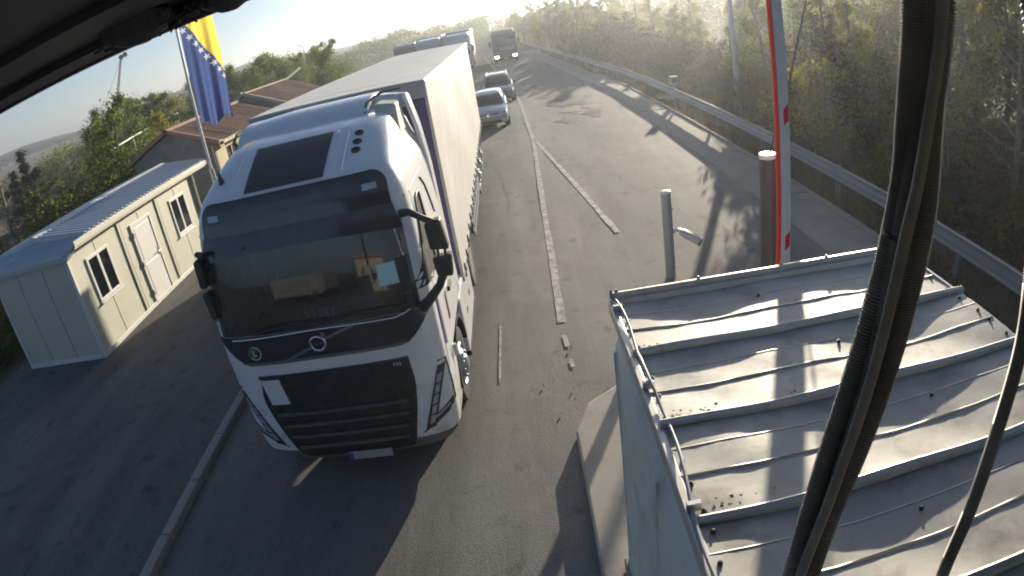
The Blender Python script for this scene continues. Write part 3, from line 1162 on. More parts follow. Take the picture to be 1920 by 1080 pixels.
# doors, side windows, handles, creases, mirrors
for sx in (-1, 1):
    q = MB()
    squad(q, [(.30, 1.16), (1.62, 1.16), (1.62, 3.08), (.62, 3.08)], sx, .005, 14, 14, .03)
    door = recalc(q.build('door', 'white_paint', lorry, smooth=40))
    q = MB()
    squad(q, [(.11, 2.18), (.95, 2.12), (1.0, 2.96), (.74, 2.96)], sx, .011, 12, 10, .02)
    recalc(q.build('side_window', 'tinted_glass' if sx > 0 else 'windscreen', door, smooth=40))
    q = MB()
    q.tube([spt(y, z, sx, .014) for y, z in [(.11, 2.18), (.5, 2.15), (.95, 2.12), (.98, 2.5), (1.0, 2.96), (.86, 2.975), (.74, 2.96), (.42, 2.57), (.11, 2.18)]], .013, 6, cap=False)
    q.build('window_seal', 'black_plastic', door, smooth=60)
    q = MB()
    q.box(*sorted((sx * 1.25, sx * 1.285)), 1.28, 1.52, 1.60, 1.66)
    q.build('door_handle', 'black_plastic', door, bevel=.01)
    q = MB()
    q.tube([spt(y, z, sx, .012) for y, z in [(1.35, 3.02), (1.5, 2.9), (1.6, 2.7), (1.66, 2.5)]], .01, 6)
    q.build('panel_crease', 'black_plastic', lorry, smooth=60)
    q = MB()
    squad(q, [(.36, 1.42), (.47, 1.36), (.50, 2.02), (.40, 2.05)], sx, .013, 4, 8, .02)
    recalc(q.build('side_stripe', 'purple_paint', lorry, smooth=40))
    q = MB()
    squad(q, [(.95, 1.40), (1.05, 1.40), (1.05, 1.72), (.97, 1.70)], sx, .013, 3, 4, .02)
    recalc(q.build('side_vent', 'black_plastic', lorry, smooth=40))
    if sx > 0:                                        # mirrors spread on this side
        q = MB()
        q.tube([(1.17, .10, 3.0), (1.26, .0, 3.03), (1.36, -.03, 2.97), (1.46, -.02, 2.90)], [.045, .035, .03, .035], 8)
        mir = q.build('mirror_arm', 'black_plastic', lorry, smooth=50)
        q = MB()
        q.tube([(1.17, .06, 2.02), (1.27, .0, 2.12), (1.40, -.01, 2.26), (1.47, -.01, 2.40)], [.06, .05, .042, .05], 8)
        q.build('lower_mirror_arm', 'black_plastic', lorry, smooth=50)
        for x0 in (1.435, 1.505):
            q = MB()
            q.box(x0, x0 + .025, -.015, .02, 2.53, 2.70)
            q.build('mirror_bracket', 'black_plastic', mir)
        q = MB()
        q.hexa([(1.385, -.05, 2.635), (1.565, -.05, 2.615), (1.565, .08, 2.615), (1.385, .08, 2.635),
                (1.375, -.05, 2.90), (1.53, -.05, 2.925), (1.53, .08, 2.925), (1.375, .08, 2.90)])
        q.build('mirror_housing', 'black_plastic', mir, bevel=.022)
        q = MB()
        q.hexa([(1.40, -.05, 2.36), (1.55, -.05, 2.34), (1.55, .07, 2.34), (1.40, .07, 2.36),
                (1.385, -.05, 2.55), (1.575, -.05, 2.57), (1.575, .07, 2.57), (1.385, .07, 2.55)])
        q.build('wide_mirror_housing', 'black_plastic', mir, bevel=.02)
    else:                                             # folded flat along the door on the other
        q = MB()
        q.tube([(-1.02, .14, 2.95), (-1.11, .16, 2.97), (-1.15, .28, 2.9)], [.04, .035, .035], 8)
        mir = q.build('mirror_arm', 'black_plastic', lorry, smooth=50)
        q = MB()
        q.hexa([(-1.22, .14, 2.58), (-1.12, .12, 2.58), (-1.12, .42, 2.58), (-1.22, .40, 2.58),
                (-1.20, .14, 2.90), (-1.12, .12, 2.92), (-1.12, .40, 2.92), (-1.20, .38, 2.90)])
        q.build('mirror_housing', 'black_plastic', mir, bevel=.03)
        q = MB()
        q.hexa([(-1.19, .10, 2.22), (-1.10, .08, 2.22), (-1.10, .38, 2.22), (-1.19, .36, 2.22),
                (-1.22, .13, 2.54), (-1.12, .11, 2.54), (-1.12, .40, 2.54), (-1.22, .38, 2.54)])
        q.build('wide_mirror_housing', 'black_plastic', mir, bevel=.03)
    q = MB()
    q.box(*sorted((sx * 1.26, sx * 1.30)), .68, .74, 1.05, 1.20)
    q.build('side_marker', 'lens', lorry, bevel=.008)


def wheel_proto(parent, name='wheel', deep=False):
    """wheel about the local x axis, outside towards +x"""
    q = MB()
    q.lathe([(.27, -.14), (.40, -.15), (.475, -.14), (.50, -.10), (.503, -.04), (.503, .04), (.50, .10), (.475, .14), (.40, .15), (.29, .13), (.28, .08)], (0, 0, 0), (1, 0, 0), 36)
    w = q.build(name, 'tyre', parent, smooth=40)
    q = MB()
    if deep:
        q.lathe([(.285, .13), (.27, .12), (.25, 0.0), (.16, -.02), (.14, .06), (.10, .09), (.02, .10)], (0, 0, 0), (1, 0, 0), 32)
    else:
        q.lathe([(.285, .13), (.27, .145), (.24, .10), (.20, .13), (.175, .165), (.12, .17), (.10, .20), (.06, .215), (.01, .217)], (0, 0, 0), (1, 0, 0), 32)
    q.build('rim', 'rim', w, smooth=30)
    q = MB()
    for k in range(10):
        a = 2 * pi * k / 10
        q.lathe([(.016, .0), (.016, .05), (.01, .055)], ((.0 if deep else .13), .165 * cos(a) if not deep else .2 * cos(a), .165 * sin(a) if not deep else .2 * sin(a)), (1, 0, 0), 6)
    stuff(q.build('wheel_nut', 'rim', w))
    return w


wf = wheel_proto(lorry)
wf.location = (1.08, 1.42, .5)
o = copy_part(wf, lorry, (-1.08, 1.42, .5), (0, 0, pi))
for sx in (-1, 1):                                    # arches
    q = MB()
    q.grid(lambda u, v: Vector((sx * (.8 + .46 * u), 1.42 - .60 * cos(pi * (.02 + .96 * v)), .5 + .60 * sin(pi * (.02 + .96 * v)))), 3, 20,
           lambda u, v: Vector((sx * (.8 + .46 * u), 1.42 - .66 * cos(pi * (.02 + .96 * v)), .5 + .66 * sin(pi * (.02 + .96 * v)))))
    q.build('wheel_arch', 'black_plastic', lorry, smooth=45)
    q = MB()
    q.box(*sorted((sx * .9, sx * 1.262)), 2.03, 3.92, .30, 1.13)
    recalc(q.build('side_skirt', 'white_paint', lorry, bevel=.03))
    q = MB()
    q.box(*sorted((sx * 1.2, sx * 1.275)), 2.03, 3.92, .24, .31)
    q.box(*sorted((sx * 1.2, sx * 1.268)), 2.6, 2.72, .62, .70)
    q.box(*sorted((sx * 1.2, sx * 1.268)), 3.2, 3.32, .62, .70)
    q.build('skirt_trim', 'black_plastic', lorry)
wd = wheel_proto(lorry, deep=True)
wd.location = (1.08, 5.0, .5)
copy_part(wd, lorry, (-1.08, 5.0, .5), (0, 0, pi))
for y in (11.1, 12.4, 13.7):
    for sx in (-1, 1):
        copy_part(wf if True else wd, lorry, (sx * 1.08, y, .5), (0, 0, 0 if sx > 0 else pi))
q = MB()
q.box(-.45, -.35, .6, 6.2, .75, 1.0)
q.box(.35, .45, .6, 6.2, .75, 1.0)
q.box(-.5, .5, 3.4, 4.8, 1.0, 1.12)
q.box(-.9, .9, 1.3, 1.5, .4, .6)
q.box(-.9, .9, 4.9, 5.1, .4, .6)
q.build('chassis', 'black_plastic', lorry)

# ---- trailer
TY0, TY1 = 2.86, 16.45
q = MB()
q.box(-1.25, 1.25, TY0 + .03, TY1, 1.0, 1.18)
q.box(-.5, -.4, TY0 + 1, TY1, .75, 1.0)
q.box(.4, .5, TY0 + 1, TY1, .75, 1.0)
for y in (11.1, 12.4, 13.7):
    q.box(-.95, .95, y - .06, y + .06, .42, .58)
q.build('trailer_chassis', 'grey_plastic', lorry)
q = MB()
q.box(-1.265, 1.265, TY0, TY0 + .06, 1.05, 3.74)
q.build('front_wall', 'purple_panel', lorry, bevel=.02)
q = MB()
q.box(-1.275, 1.275, TY0 - .012, TY0 + .10, 3.74, 3.985)
hdr = q.build('header_beam', 'grey_band', lorry, bevel=.015)
for x in (-.9, .0, .98):
    q = MB()
    q.lathe([(.03, 0), (.03, .02), (.02, .025)], (x, TY0 - .012, 3.80), (0, -1, 0), 12)
    q.build('header_lamp', 'black_plastic', hdr)
q = MB()
q.grid(lambda u, v: Vector(((u * 2 - 1) * 1.26, TY0 + (TY1 - TY0) * v, 4.0 - .014 * sin(pi * v * 13) ** 2 * sin(pi * u) - .01 * abs(u * 2 - 1) ** 4)), 12, 104,
       lambda u, v: Vector(((u * 2 - 1) * 1.26, TY0 + (TY1 - TY0) * v, 3.95)))
q.build('trailer_roof', 'tarp_roof', lorry, smooth=50)
for sx in (-1, 1):
    q = MB()
    q.box(*sorted((sx * 1.25, sx * 1.285)), TY0, TY1, 3.84, 3.99)
    q.build('top_rail', 'curtain_white', lorry, bevel=.012)
    q = MB()

    def cur(u, v):
        y = TY0 + .08 + (TY1 - TY0 - .12) * u
        z = 1.06 + 2.80 * v
        w = .010 * sin((y * 1.3 + z * 2.2)) * sin(pi * v) + .008 * sin(y * 4.1 - z * 3.1 + 1) * sin(pi * v) ** 2
        s = .028 * math.exp(-((y - 6.2 - (z - 2.6) * 1.9) / .20) ** 2) + .026 * math.exp(-((y - 4.9 - (z - 2.5) * 2.2) / .22) ** 2) + .02 * math.exp(-((y - 9.5 - (z - 2.4) * 2.0) / .3) ** 2)
        w += s * sin(pi * v) ** .7
        w += .006 * abs(sin(y * pi / .6)) * (1 - v) ** 3
        return Vector((sx * (1.268 + w), y, z))
    q.grid(cur, 220, 22, lambda u, v: cur(u, v) - Vector((sx * .02, 0, 0)))
    recalc(q.build('side_curtain', 'curtain_white', lorry, smooth=70))
    q = MB()
    q.bar((sx * 1.268, TY0 + .03, 1.05), (sx * 1.268, TY0 + .03, 3.98), .045, .07)
    q.build('corner_post', 'curtain_white', lorry, bevel=.008)
    bk = MB()
    bk.box(*sorted((sx * 1.262, sx * 1.292)), -.02, .02, -.13, .09)
    bk.box(*sorted((sx * 1.262, sx * 1.305)), -.03, .03, -.03, .02)
    b0 = bk.build('strap_buckle', 'black_plastic', lorry)
    b0.location = (0, TY0 + .4, 1.05)
    for k in range(1, 22):
        copy_part(b0, lorry, (0, TY0 + .4 + .61 * k, 1.05 + rnd.uniform(-.015, .015)))
    q = MB()
    q.box(*sorted((sx * 1.23, sx * 1.285)), TY0 + .03, TY1, 1.0, 1.06)
    q.build('side_rail', 'galv', lorry)
    q = MB()
    for z in (.42, .62, .82):
        q.box(*sorted((sx * 1.22, sx * 1.255)), 6.4, 10.3, z, z + .11)
    q.box(*sorted((sx * 1.15, sx * 1.22)), 6.6, 6.68, .42, 1.02)
    q.box(*sorted((sx * 1.15, sx * 1.22)), 10.0, 10.08, .42, 1.02)
    q.build('side_guard', 'galv', lorry)
    q = MB()
    q.box(*sorted((sx * .85, sx * .97)), 5.9, 6.05, .1, 1.0)
    q.box(*sorted((sx * .8, sx * 1.02)), 5.85, 6.1, .06, .1)
    q.build('landing_leg', 'galv', lorry)
    q = MB()
    q.box(*sorted((sx * .02, sx * 1.25)), TY1, TY1 + .05, 1.05, 3.9)
    q.build('rear_door', 'curtain_white', lorry, bevel=.01)
    for y in (11.1, 12.4, 13.7):
        q = MB()
        q.grid(lambda u, v: Vector((sx * (.9 + .36 * u), y - .57 * cos(pi * (.12 + .76 * v)), .5 + .57 * sin(pi * (.12 + .76 * v)))), 2, 12,
               lambda u, v: Vector((sx * (.9 + .36 * u), y - .59 * cos(pi * (.12 + .76 * v)), .5 + .59 * sin(pi * (.12 + .76 * v)))))
        q.build('mudguard', 'black_plastic', lorry, smooth=50)
q = MB()
for k, c in enumerate(((.35, 2.75), (.1, 2.7), (-.2, 2.72))):
    q.tube([(c[0], 2.34, 1.9), (c[0] + .03, 2.5, 1.5), (c[0] + .05, 2.7, 1.6), (c[0], 2.86, 1.95)], .02, 8)
q.build('air_hose', 'black_plastic', lorry, smooth=60)
#PART4
# ================================================================ BUILDINGS ON THE LEFT
cabin = thing('site_cabin', 'white flat panel site cabin with corrugated grey roof, two windows and a white door', 'cabin', (-6.65, 4.1, .1))
L, Wd = 6.1, 2.45                                     # local: x from -Wd..0, y 0..L


def cpart(mb, name, m, par=None, **k):
    return mb.build(name, m, par or cabin, **k)


q = MB()
q.box(-Wd + .03, -.03, .03, L - .03, 0, 2.33)
cpart(q, 'wall_core', 'panel_cream')
ypan = [.0, 1.02, 2.06, 2.96, 3.86, 4.9, 5.98]
for i in range(6):
    y0, y1 = ypan[i] + .012, ypan[i + 1] - .012
    q = MB()
    q.box(-.03, 0, y0, y1, .10, 2.26)
    cpart(q, 'wall_panel', 'panel_cream', bevel=.006)
for i in range(3):
    x0, x1 = -Wd + i * Wd / 3 + .01, -Wd + (i + 1) * Wd / 3 - .01
    q = MB()
    q.box(x0, x1, -.0, .03, .10, 2.26)
    cpart(q, 'wall_panel', 'panel_cream', bevel=.006)
for y in (2.04, 3.88):                                # raised cover strips beside the door bay
    q = MB()
    q.box(0, .035, y - .045, y + .045, .08, 2.26)
    cpart(q, 'cover_strip', 'panel_cream', bevel=.006)
    q = MB()
    q.box(.0, .02, y + .05, y + .085, .08, 2.26)
    cpart(q, 'shadow_gap', 'grey_plastic')
for x, y in ((-.05, -.02), (-.05, L - .06), (-Wd, -.02)):
    q = MB()
    q.box(x, x + .075, y, y + .075, 0, 2.30)
    cpart(q, 'corner_post', 'trim_white', bevel=.008)
q = MB()
q.box(-.06, .04, .06, L - .06, 0, .10)
q.box(-Wd, -.06, -.03, .05, 0, .10)
cpart(q, 'base_rail', 'trim_white', bevel=.008)
q = MB()
q.box(-.06, .05, .06, L - .06, 2.26, 2.36)
cpart(q, 'top_rail', 'trim_white', bevel=.008)
for yc in (1.0, 4.93):                                # windows
    fr = MB()
    w, z0, z1 = .44, 1.0, 2.0
    for a in ((yc - w, yc - w + .07, z0, z1), (yc + w - .07, yc + w, z0, z1), (yc - w + .07, yc + w - .07, z1 - .07, z1), (yc - w + .07, yc + w - .07, z0, z0 + .07), (yc - .045, yc + .045, z0 + .07, z1 - .07)):
        fr.box(-.02, .035, *a)
    f = cpart(fr, 'window', 'trim_white', bevel=.008)
    for s in (-1, 1):
        q = MB()
        a = sorted((yc + s * .04, yc + s * (w - .06)))
        q.box(.004, .014, a[0], a[1], z0 + .06, z1 - .06)
        q.build('pane', 'dark_glass', f)
    q = MB()
    q.box(0, .07, yc - w - .03, yc + w + .03, z0 - .04, z0 - .005)
    q.build('window_sill', 'trim_white', f, bevel=.006)
dr = MB()
y0, y1, z0, z1 = 2.47, 3.44, .06, 2.04
dr.box(.0, .025, y0 + .07, y1 - .07, z0 + .05, z1 - .06)
d = cpart(dr, 'door', 'trim_white', bevel=.006)
for a in ((y0, y0 + .07, z0, z1), (y1 - .07, y1, z0, z1), (y0 + .07, y1 - .07, z1 - .06, z1), (y0 + .07, y1 - .07, z0, z0 + .05)):
    q = MB()
    q.box(.0, .045, *a)
    q.build('door_frame', 'trim_white', d, bevel=.005)
for a in ((y0 + .13, y1 - .13, 1.1, z1 - .13), (y0 + .13, y1 - .13, z0 + .14, 1.0)):
    q = MB()
    q.box(.02, .034, *a)
    q.build('door_panel', 'trim_white', d, bevel=.006)
for z in (.32, 1.05, 1.78):
    q = MB()
    q.box(.03, .065, y0 - .005, y0 + .035, z - .06, z + .06)
    q.build('hinge', 'grey_plastic', d, bevel=.005)
q = MB()
q.box(.02, .045, y1 - .14, y1 - .09, .98, 1.2)
q.tube([(.045, y1 - .115, 1.09), (.09, y1 - .115, 1.09), (.09, y1 - .25, 1.09)], .012, 8)
q.build('handle', 'steel', d, smooth=50)
# roof: low gable of corrugated sheets, closed at the near end by a sloping grey panel
xr, zr, xe, ze = -1.2, 2.72, .30, 2.53
for i in range(6):
    ya, yb = .52 + i * 1.02, .52 + (i + 1) * 1.02 + (.0 if i < 5 else .05)

    def sheet(u, v, o=0, sgn=1):
        y = ya + (yb - ya) * u
        x = xe + (xr - xe) * v if sgn > 0 else (2 * xr - xe) + (xr - (2 * xr - xe)) * v
        ph = ((y - .52) / .17) % 1
        c = .036 * (1 if .18 < ph < .5 else (ph / .18 if ph <= .18 else max(0, 1 - (ph - .5) / .18)))
        return Vector((x, y, ze + (zr - ze) * v + c + o))
    q = MB()
    q.grid(lambda u, v: sheet(u, v), 72, 2, lambda u, v: sheet(u, v, -.02))
    cpart(q, 'roof_sheet', 'sheet_roof')
    q = MB()
    q.grid(lambda u, v: sheet(u, v, 0, -1), 72, 2, lambda u, v: sheet(u, v, -.02, -1))
    cpart(q, 'roof_sheet', 'sheet_roof')
q = MB()
q.prism([(xr - .16, .48, zr + .005), (xr, .48, zr + .05), (xr + .16, .48, zr + .005)], (0, 6.2, 0))
cpart(recalc(q.build('ridge_cap', 'trim_white', cabin)), 'x', None) if False else recalc(q.build('ridge_cap', 'trim_white', cabin))
q = MB()
xl = 2 * xr - xe
q.add([(.16, -.12, 2.27), (xl + .1, -.12, 2.27), (xl, .50, 2.55), (xr, .52, zr + .03), (xe, .50, 2.55),
       (.16, -.12, 2.21), (xl + .1, -.12, 2.21), (xl, .50, 2.46), (xr, .52, zr - .06), (xe, .50, 2.46)],
      [(0, 4, 3, 2, 1), (5, 6, 7, 8, 9), (0, 1, 6, 5), (1, 2, 7, 6), (2, 3, 8, 7), (3, 4, 9, 8), (4, 0, 5, 9)])
recalc(q.build('end_panel', 'sheet_roof', cabin))
q = MB()
q.box(.0, .30, .05, 6.6, 2.36, 2.42)
q.box(.27, .33, .05, 6.66, 2.40, 2.52)
recalc(q.build('eave_fascia', 'panel_cream', cabin, bevel=.006))
q = MB()
q.box(-Wd - .05, .02, -.08, .02, 2.20, 2.33)
q.build('end_fascia', 'panel_cream', cabin, bevel=.006)
q = MB()
q.tube([(.06, L - .1, 2.36), (.06, L - .1, 1.2), (.06, L - .1, .05)], .04, 10)
q.build('downpipe', 'trim_white', cabin, smooth=50)
q = MB()
q.prism([(.28, .0, 2.40), (.02, -.02, 2.22), (.02, .2, 2.22), (.02, .4, 2.34), (.28, .45, 2.42)], (0, 0, .05))
recalc(q.build('eave_corner', 'panel_cream', cabin))


def ribbed_roof(par, x_e, x_r, z_e, z_r, ya, yb, n, m):
    """n sheets with ribs running from ridge to eave"""
    for i in range(n):
        y0 = ya + (yb - ya) * i / n
        y1 = ya + (yb - ya) * (i + 1) / n

        def sh(u, v, o=0):
            y = y0 + (y1 - y0) * u
            c = .035 * abs(sin(pi * (y - ya) / .24)) ** .7
            sag = .03 * sin(v * pi) * sin(i * 2.1 + u * 2)
            return Vector((x_e + (x_r - x_e) * v, y, z_e + (z_r - z_e) * v + c + o - sag + .012 * (i % 2)))
        q = MB()
        q.grid(sh, 40, 5, lambda u, v: sh(u, v, -.04))
        q.build('roof_sheet', m, par)


house = thing('gabled_house', 'grey gabled house with brown ribbed roof standing right behind the white cabin', 'house')
q = MB()
q.prism([(-7.08, 12.9, -.1), (-10.3, 12.9, -.1), (-10.3, 12.9, 2.85), (-8.62, 12.9, 3.52), (-7.08, 12.9, 2.86)], (0, .12, 0))
recalc(q.build('gable_wall', 'grey_render', house))
q = MB()
q.box(-10.3, -10.1, 13.02, 19.2, -.1, 2.85)
q.box(-10.3, -7.08, 19.0, 19.2, -.1, 2.85)
q.build('rear_wall', 'grey_render', house)
q = MB()                                              # road facade with the window hole
for a in ((13.02, 13.75, -.1, 2.86), (13.75, 14.75, -.1, 1.75), (13.75, 14.75, 2.55, 2.86), (14.75, 16.6, -.1, 2.86), (16.6, 17.6, -.1, 1.75), (16.6, 17.6, 2.55, 2.86), (17.6, 19.0, -.1, 2.86)):
    q.box(-7.2, -7.08, *a)
q.build('road_wall', 'cream_render', house)
for y in (13.75, 16.6):
    q = MB()
    for a in ((y, y + .07, 1.75, 2.55), (y + .93, y + 1, 1.75, 2.55), (y + .07, y + .93, 1.75, 1.82), (y + .07, y + .93, 2.48, 2.55), (y + .46, y + .54, 1.82, 2.48)):
        q.box(-7.18, -7.1, *a)
    w = q.build('window', 'wood_frame', house)
    q = MB()
    q.box(-7.15, -7.14, y + .06, y + .94, 1.8, 2.5)
    q.build('pane', 'tinted_glass', w)
    q = MB()
    q.grid(lambda u, v: Vector((-7.17 + .015 * sin(u * 40), y + .08 + .84 * u, 1.8 + .7 * v)), 40, 1)
    q.build('window_curtain', 'lit_curtain', w)
ribbed_roof(house, -6.78, -8.62, 2.80, 3.58, 12.75, 19.35, 6, 'brown_tile')
ribbed_roof(house, -10.7, -8.62, 2.75, 3.58, 12.75, 19.35, 6, 'brown_tile')
q = MB()
q.tube([(-8.62, 12.7, 3.62), (-8.62, 19.4, 3.62)], .09, 8)
q.build('ridge_cap', 'brown_tile', house, smooth=60)
q = MB()
q.bar((-6.76, 12.74, 2.83), (-8.62, 12.74, 3.63), .07, .12)
q.bar((-8.62, 12.74, 3.63), (-10.5, 12.74, 2.86), .07, .12)
q.build('verge_board', 'rust_edge', house)
q = MB()
q.box(-6.86, -6.74, 12.75, 19.3, 2.70, 2.80)
q.build('gutter', 'cream_render', house)
q = MB()
q.prism([(-6.74, 12.72, 2.62), (-7.1, 12.72, 2.5), (-7.1, 12.72, 2.86), (-6.74, 12.72, 2.86)], (0, .3, 0))
recalc(q.build('soffit_box', 'wood_frame', house))

house2 = thing('roadside_shed', 'farther brown roofed shed with white verge board, half hidden behind the lorry', 'shed')
q = MB()
q.prism([(-7.1, 19.9, -.1), (-10.2, 19.9, -.1), (-10.2, 19.9, 3.1), (-8.6, 19.9, 3.75), (-7.1, 19.9, 3.05)], (0, .12, 0))
recalc(q.build('gable_wall', 'cream_render', house2))
q = MB()
q.box(-7.22, -7.1, 20.02, 25.6, -.1, 3.05)
q.build('road_wall', 'cream_render', house2)
q = MB()
q.box(-10.2, -10.1, 20.02, 25.6, -.1, 3.05)
q.build('rear_wall', 'cream_render', house2)
ribbed_roof(house2, -6.75, -8.6, 2.98, 3.84, 19.75, 25.8, 6, 'brown_tile')
ribbed_roof(house2, -10.5, -8.6, 2.98, 3.84, 19.75, 25.8, 6, 'brown_tile')
q = MB()
q.bar((-6.72, 19.72, 3.0), (-8.6, 19.72, 3.88), .08, .14)
q.bar((-8.6, 19.72, 3.88), (-10.5, 19.72, 3.02), .08, .14)
q.build('verge_board', 'panel_cream', house2)
q = MB()
q.bar((-8.6, 19.7, 3.88), (-8.6, 25.9, 3.88), .2, .06)
q.build('ridge_cap', 'rust_edge', house2)
q = MB()
q.bar((-8.6, 25.9, 3.88), (-8.2, 27.2, 4.25), .09, .09)
q.build('roof_beam', 'panel_cream', house2)

# pipe railing that climbs behind the cabin
pr = thing('pipe_railing', 'long pale pipe railing on posts crossing the scrub behind the cabin', 'railing')
pts = [(-14.9, 18.2, 3.3), (-17.2, 23.5, 3.3), (-19.4, 28.8, 3.3), (-21.4, 34.2, 3.3), (-23.4, 40.0, 3.3), (-21.2, 41.0, 3.15)]
q = MB()
q.tube(pts, .05, 8)
q.build('rail', 'panel_cream', pr, smooth=50)
for i, (x, y, z) in enumerate(pts):
    q = MB()
    q.tube([(x, y, z), (x, y, z - 1.2), (x, y, -.8)], .05, 8)
    q.build('post', 'panel_cream', pr, smooth=50)

# ---------------------------------------------------------------- flag and its pole
fp = thing('flagpole', 'slim white flagpole rising behind the cabin roof beside the lorry', 'flagpole', (-6.3, 10.85, .1))
q = MB()
q.tube([(0, 0, 0), (.0, 0, 2.2)], .075, 14)
q.build('pole_sleeve', 'pole_blue', fp, smooth=50)
q = MB()
q.tube([(0, 0, 2.15), (0, 0, 5), (.01, 0, 8.2)], [.045, .04, .03], 12)
q.build('pole', 'trim_white', fp, smooth=50)
q = MB()
q.tube([(.055, -.03, 1.2), (.05, -.05, 4), (.04, -.03, 8.1)], .006, 5)
q.build('halyard', 'trim_white', fp)


FL_T, FL_B = 7.25, 3.55                               # hangs limp from the pole: s across, t downwards


def flag(s, t, off=0.0):
    z = FL_T - (FL_T - FL_B) * t - .22 * s * (1 - t) * .4 + .10 * s * t
    wid = .98 + .10 * sin(t * 3)
    x = -6.2 + .02 + wid * s
    y = 10.85 - .10 * sin(s * 13 + t * 2.2) * (.25 + .75 * t) - .05 * sin(s * 29 + t * 5) * t + .10 * s
    z += -.14 * (1 - s) * t * 0 + .12 * sin(s * 9 + 1) * (t > .9) * (t - .9) * 10
    return Vector((x, y - off, z))


def in_yellow(a, b):
    k = (b - .155 + .02 * (a - .10) / .9) / 1
    return a > .10 and .155 - .02 * (a - .1) / .9 + .003 < b < .155 + (a - .10) / .9 * .485 - .003


STARS = [(.09 + .125 * k, .238 + .0625 * k) for k in range(8)]


def in_star(a, b):
    for cs, ct in STARS:
        dx, dy = a - cs, (ct - b) / .29
        r = math.hypot(dx, dy)
        if r < .105:
            w = ((math.atan2(dy, dx) - pi / 2 - .25) % (2 * pi / 5)) - pi / 5
            w = pi / 5 - abs(w)
            # inside the star outline between a point (w=0, r=.105) and a notch (w=pi/5, r=.044)
            x1, y1, x2, y2 = .105, 0, .044 * cos(pi / 5), .044 * sin(pi / 5)
            px, py = r * cos(w), r * sin(w)
            if (x2 - x1) * (py - y1) - (y2 - y1) * (px - x1) > 0:
                return True
    return False


flg = MB()
NU, NV = 110, 190
flg.grid(lambda u, v: flag(u, v), NU, NV)
flg.f = [f for q, f in enumerate(flg.f) if not in_yellow((q % NU + .5) / NU, (q // NU + .5) / NV) and not in_star((q % NU + .5) / NU, (q // NU + .5) / NV)]
fo = flg.build('flag', 'flag_blue', None, smooth=180)
tag(fo, 'blue and yellow flag with white stars hanging limp from the pole', 'flag')
# fix: geometry is in world coordinates
tri = MB()
# yellow triangle: along the top edge, then down the fly edge
TA, TB, TC = (.10, .155), (1.0, .135), (1.0, .64)


def tripoint(u, v):
    a = (TA[0] + (TB[0] - TA[0]) * u, TA[1] + (TB[1] - TA[1]) * u)
    c = (TA[0] + (TC[0] - TA[0]) * u, TA[1] + (TC[1] - TA[1]) * u)
    return flag(a[0] + (c[0] - a[0]) * v, a[1] + (c[1] - a[1]) * v, .006)


tri.grid(tripoint, 50, 40)
tri.build('yellow_field', 'flag_yellow', fo, smooth=180)
for k in range(8):
    cs, ct = .09 + .125 * k, .238 + .0625 * k
    if cs > .99:
        break
    ring = []
    for j in range(10):
        a = pi / 2 + .25 + 2 * pi * j / 10
        r = .105 if j % 2 == 0 else .044
        ring.append((cs + r * cos(a) * 1.0, ct - r * sin(a) * .29))
    st = MB()
    vs = [flag(cs, ct, .012)] + [flag(min(1, max(0, a)), b, .012) for a, b in ring]
    st.add(vs, [(0, 1 + j, 1 + (j + 1) % 10) for j in range(10)])
    st.build('star', 'flag_white', fo)

# ---------------------------------------------------------------- crane far away
cr = thing('crawler_crane', 'distant crane with thin lattice jib rising above the bushes on the left', 'crane', (-50.2, 67.7, -.6))
top, base = Vector((3.4, 1.9, 12.9)), Vector((0, 0, 1.8))
side = Vector((.8, -.6, 0)) * .36
for s in (-1, 1):
    q = MB()
    q.tube([base + side * s * 1.2, top + side * s * .8], .075, 6)
    q.build('jib_chord', 'grey_plastic', cr, smooth=60)
q = MB()
for k in range(14):
    a = base.lerp(top, k / 14)
    b = base.lerp(top, (k + 1) / 14)
    q.tube([a + side * (1 if k % 2 else -1), b + side * (-1 if k % 2 else 1)], .025, 4)
stuff(q.build('jib_lacing', 'grey_plastic', cr))
for d in (Vector((0, 0, 0)), Vector((.55, .3, .18))):
    q = MB()
    q.lathe([(.30, -.12), (.36, 0), (.30, .12)], top + d, (.6, -.8, 0), 14)
    q.build('sheave', 'black_plastic', cr)
q = MB()
q.tube([top, top.lerp(base, .4) + Vector((-1.5, -.6, -.2)), base + Vector((-3.2, -1, .4))], .02, 4)
q.build('hoist_rope', 'grey_plastic', cr)
q = MB()
q.box(-3.2, 1.2, -1.2, 1.2, .9, 2.6)
q.build('crane_house', 'truck_grey', cr, bevel=.1)
for s in (-1, 1):
    q = MB()
    q.box(-2.6, 2.2, s * 1.3 - .3, s * 1.3 + .3, 0, .9)
    q.build('crawler', 'black_plastic', cr, bevel=.2)

# building opposite, behind the camera: seen in the windscreen
tb = thing('border_office', 'cream office with a row of windows, mirrored in the lorry windscreen', 'office', (-.5, -31, 0))
q = MB()
q.box(-4.4, 4.4, -6, 0, 0, 4.4)
q.build('wall', 'cream_render', tb)
q = MB()
q.prism([(-5, -7, 4.4), (5, -7, 4.4), (5, .6, 4.4), (-5, .6, 4.4)], (0, 0, .3))
q.build('roof', 'rust_edge', tb)
for k in range(4):
    x = -3 + 2 * k
    q = MB()
    q.box(x - .55, x + .55, -.02, .03, 1.2, 3.2)
    w = q.build('window', 'dark_glass', tb)
    for dx in (-.55, -.18, .18, .55):
        q = MB()
        q.box(x + dx - .05, x + dx + .05, .03, .07, 1.2, 3.2)
        q.build('frame', 'trim_white', w)
q = MB()
q.box(-16, -10.5, -8, -2, 0, 3.2)
q.build('annex', 'grey_render', tb)
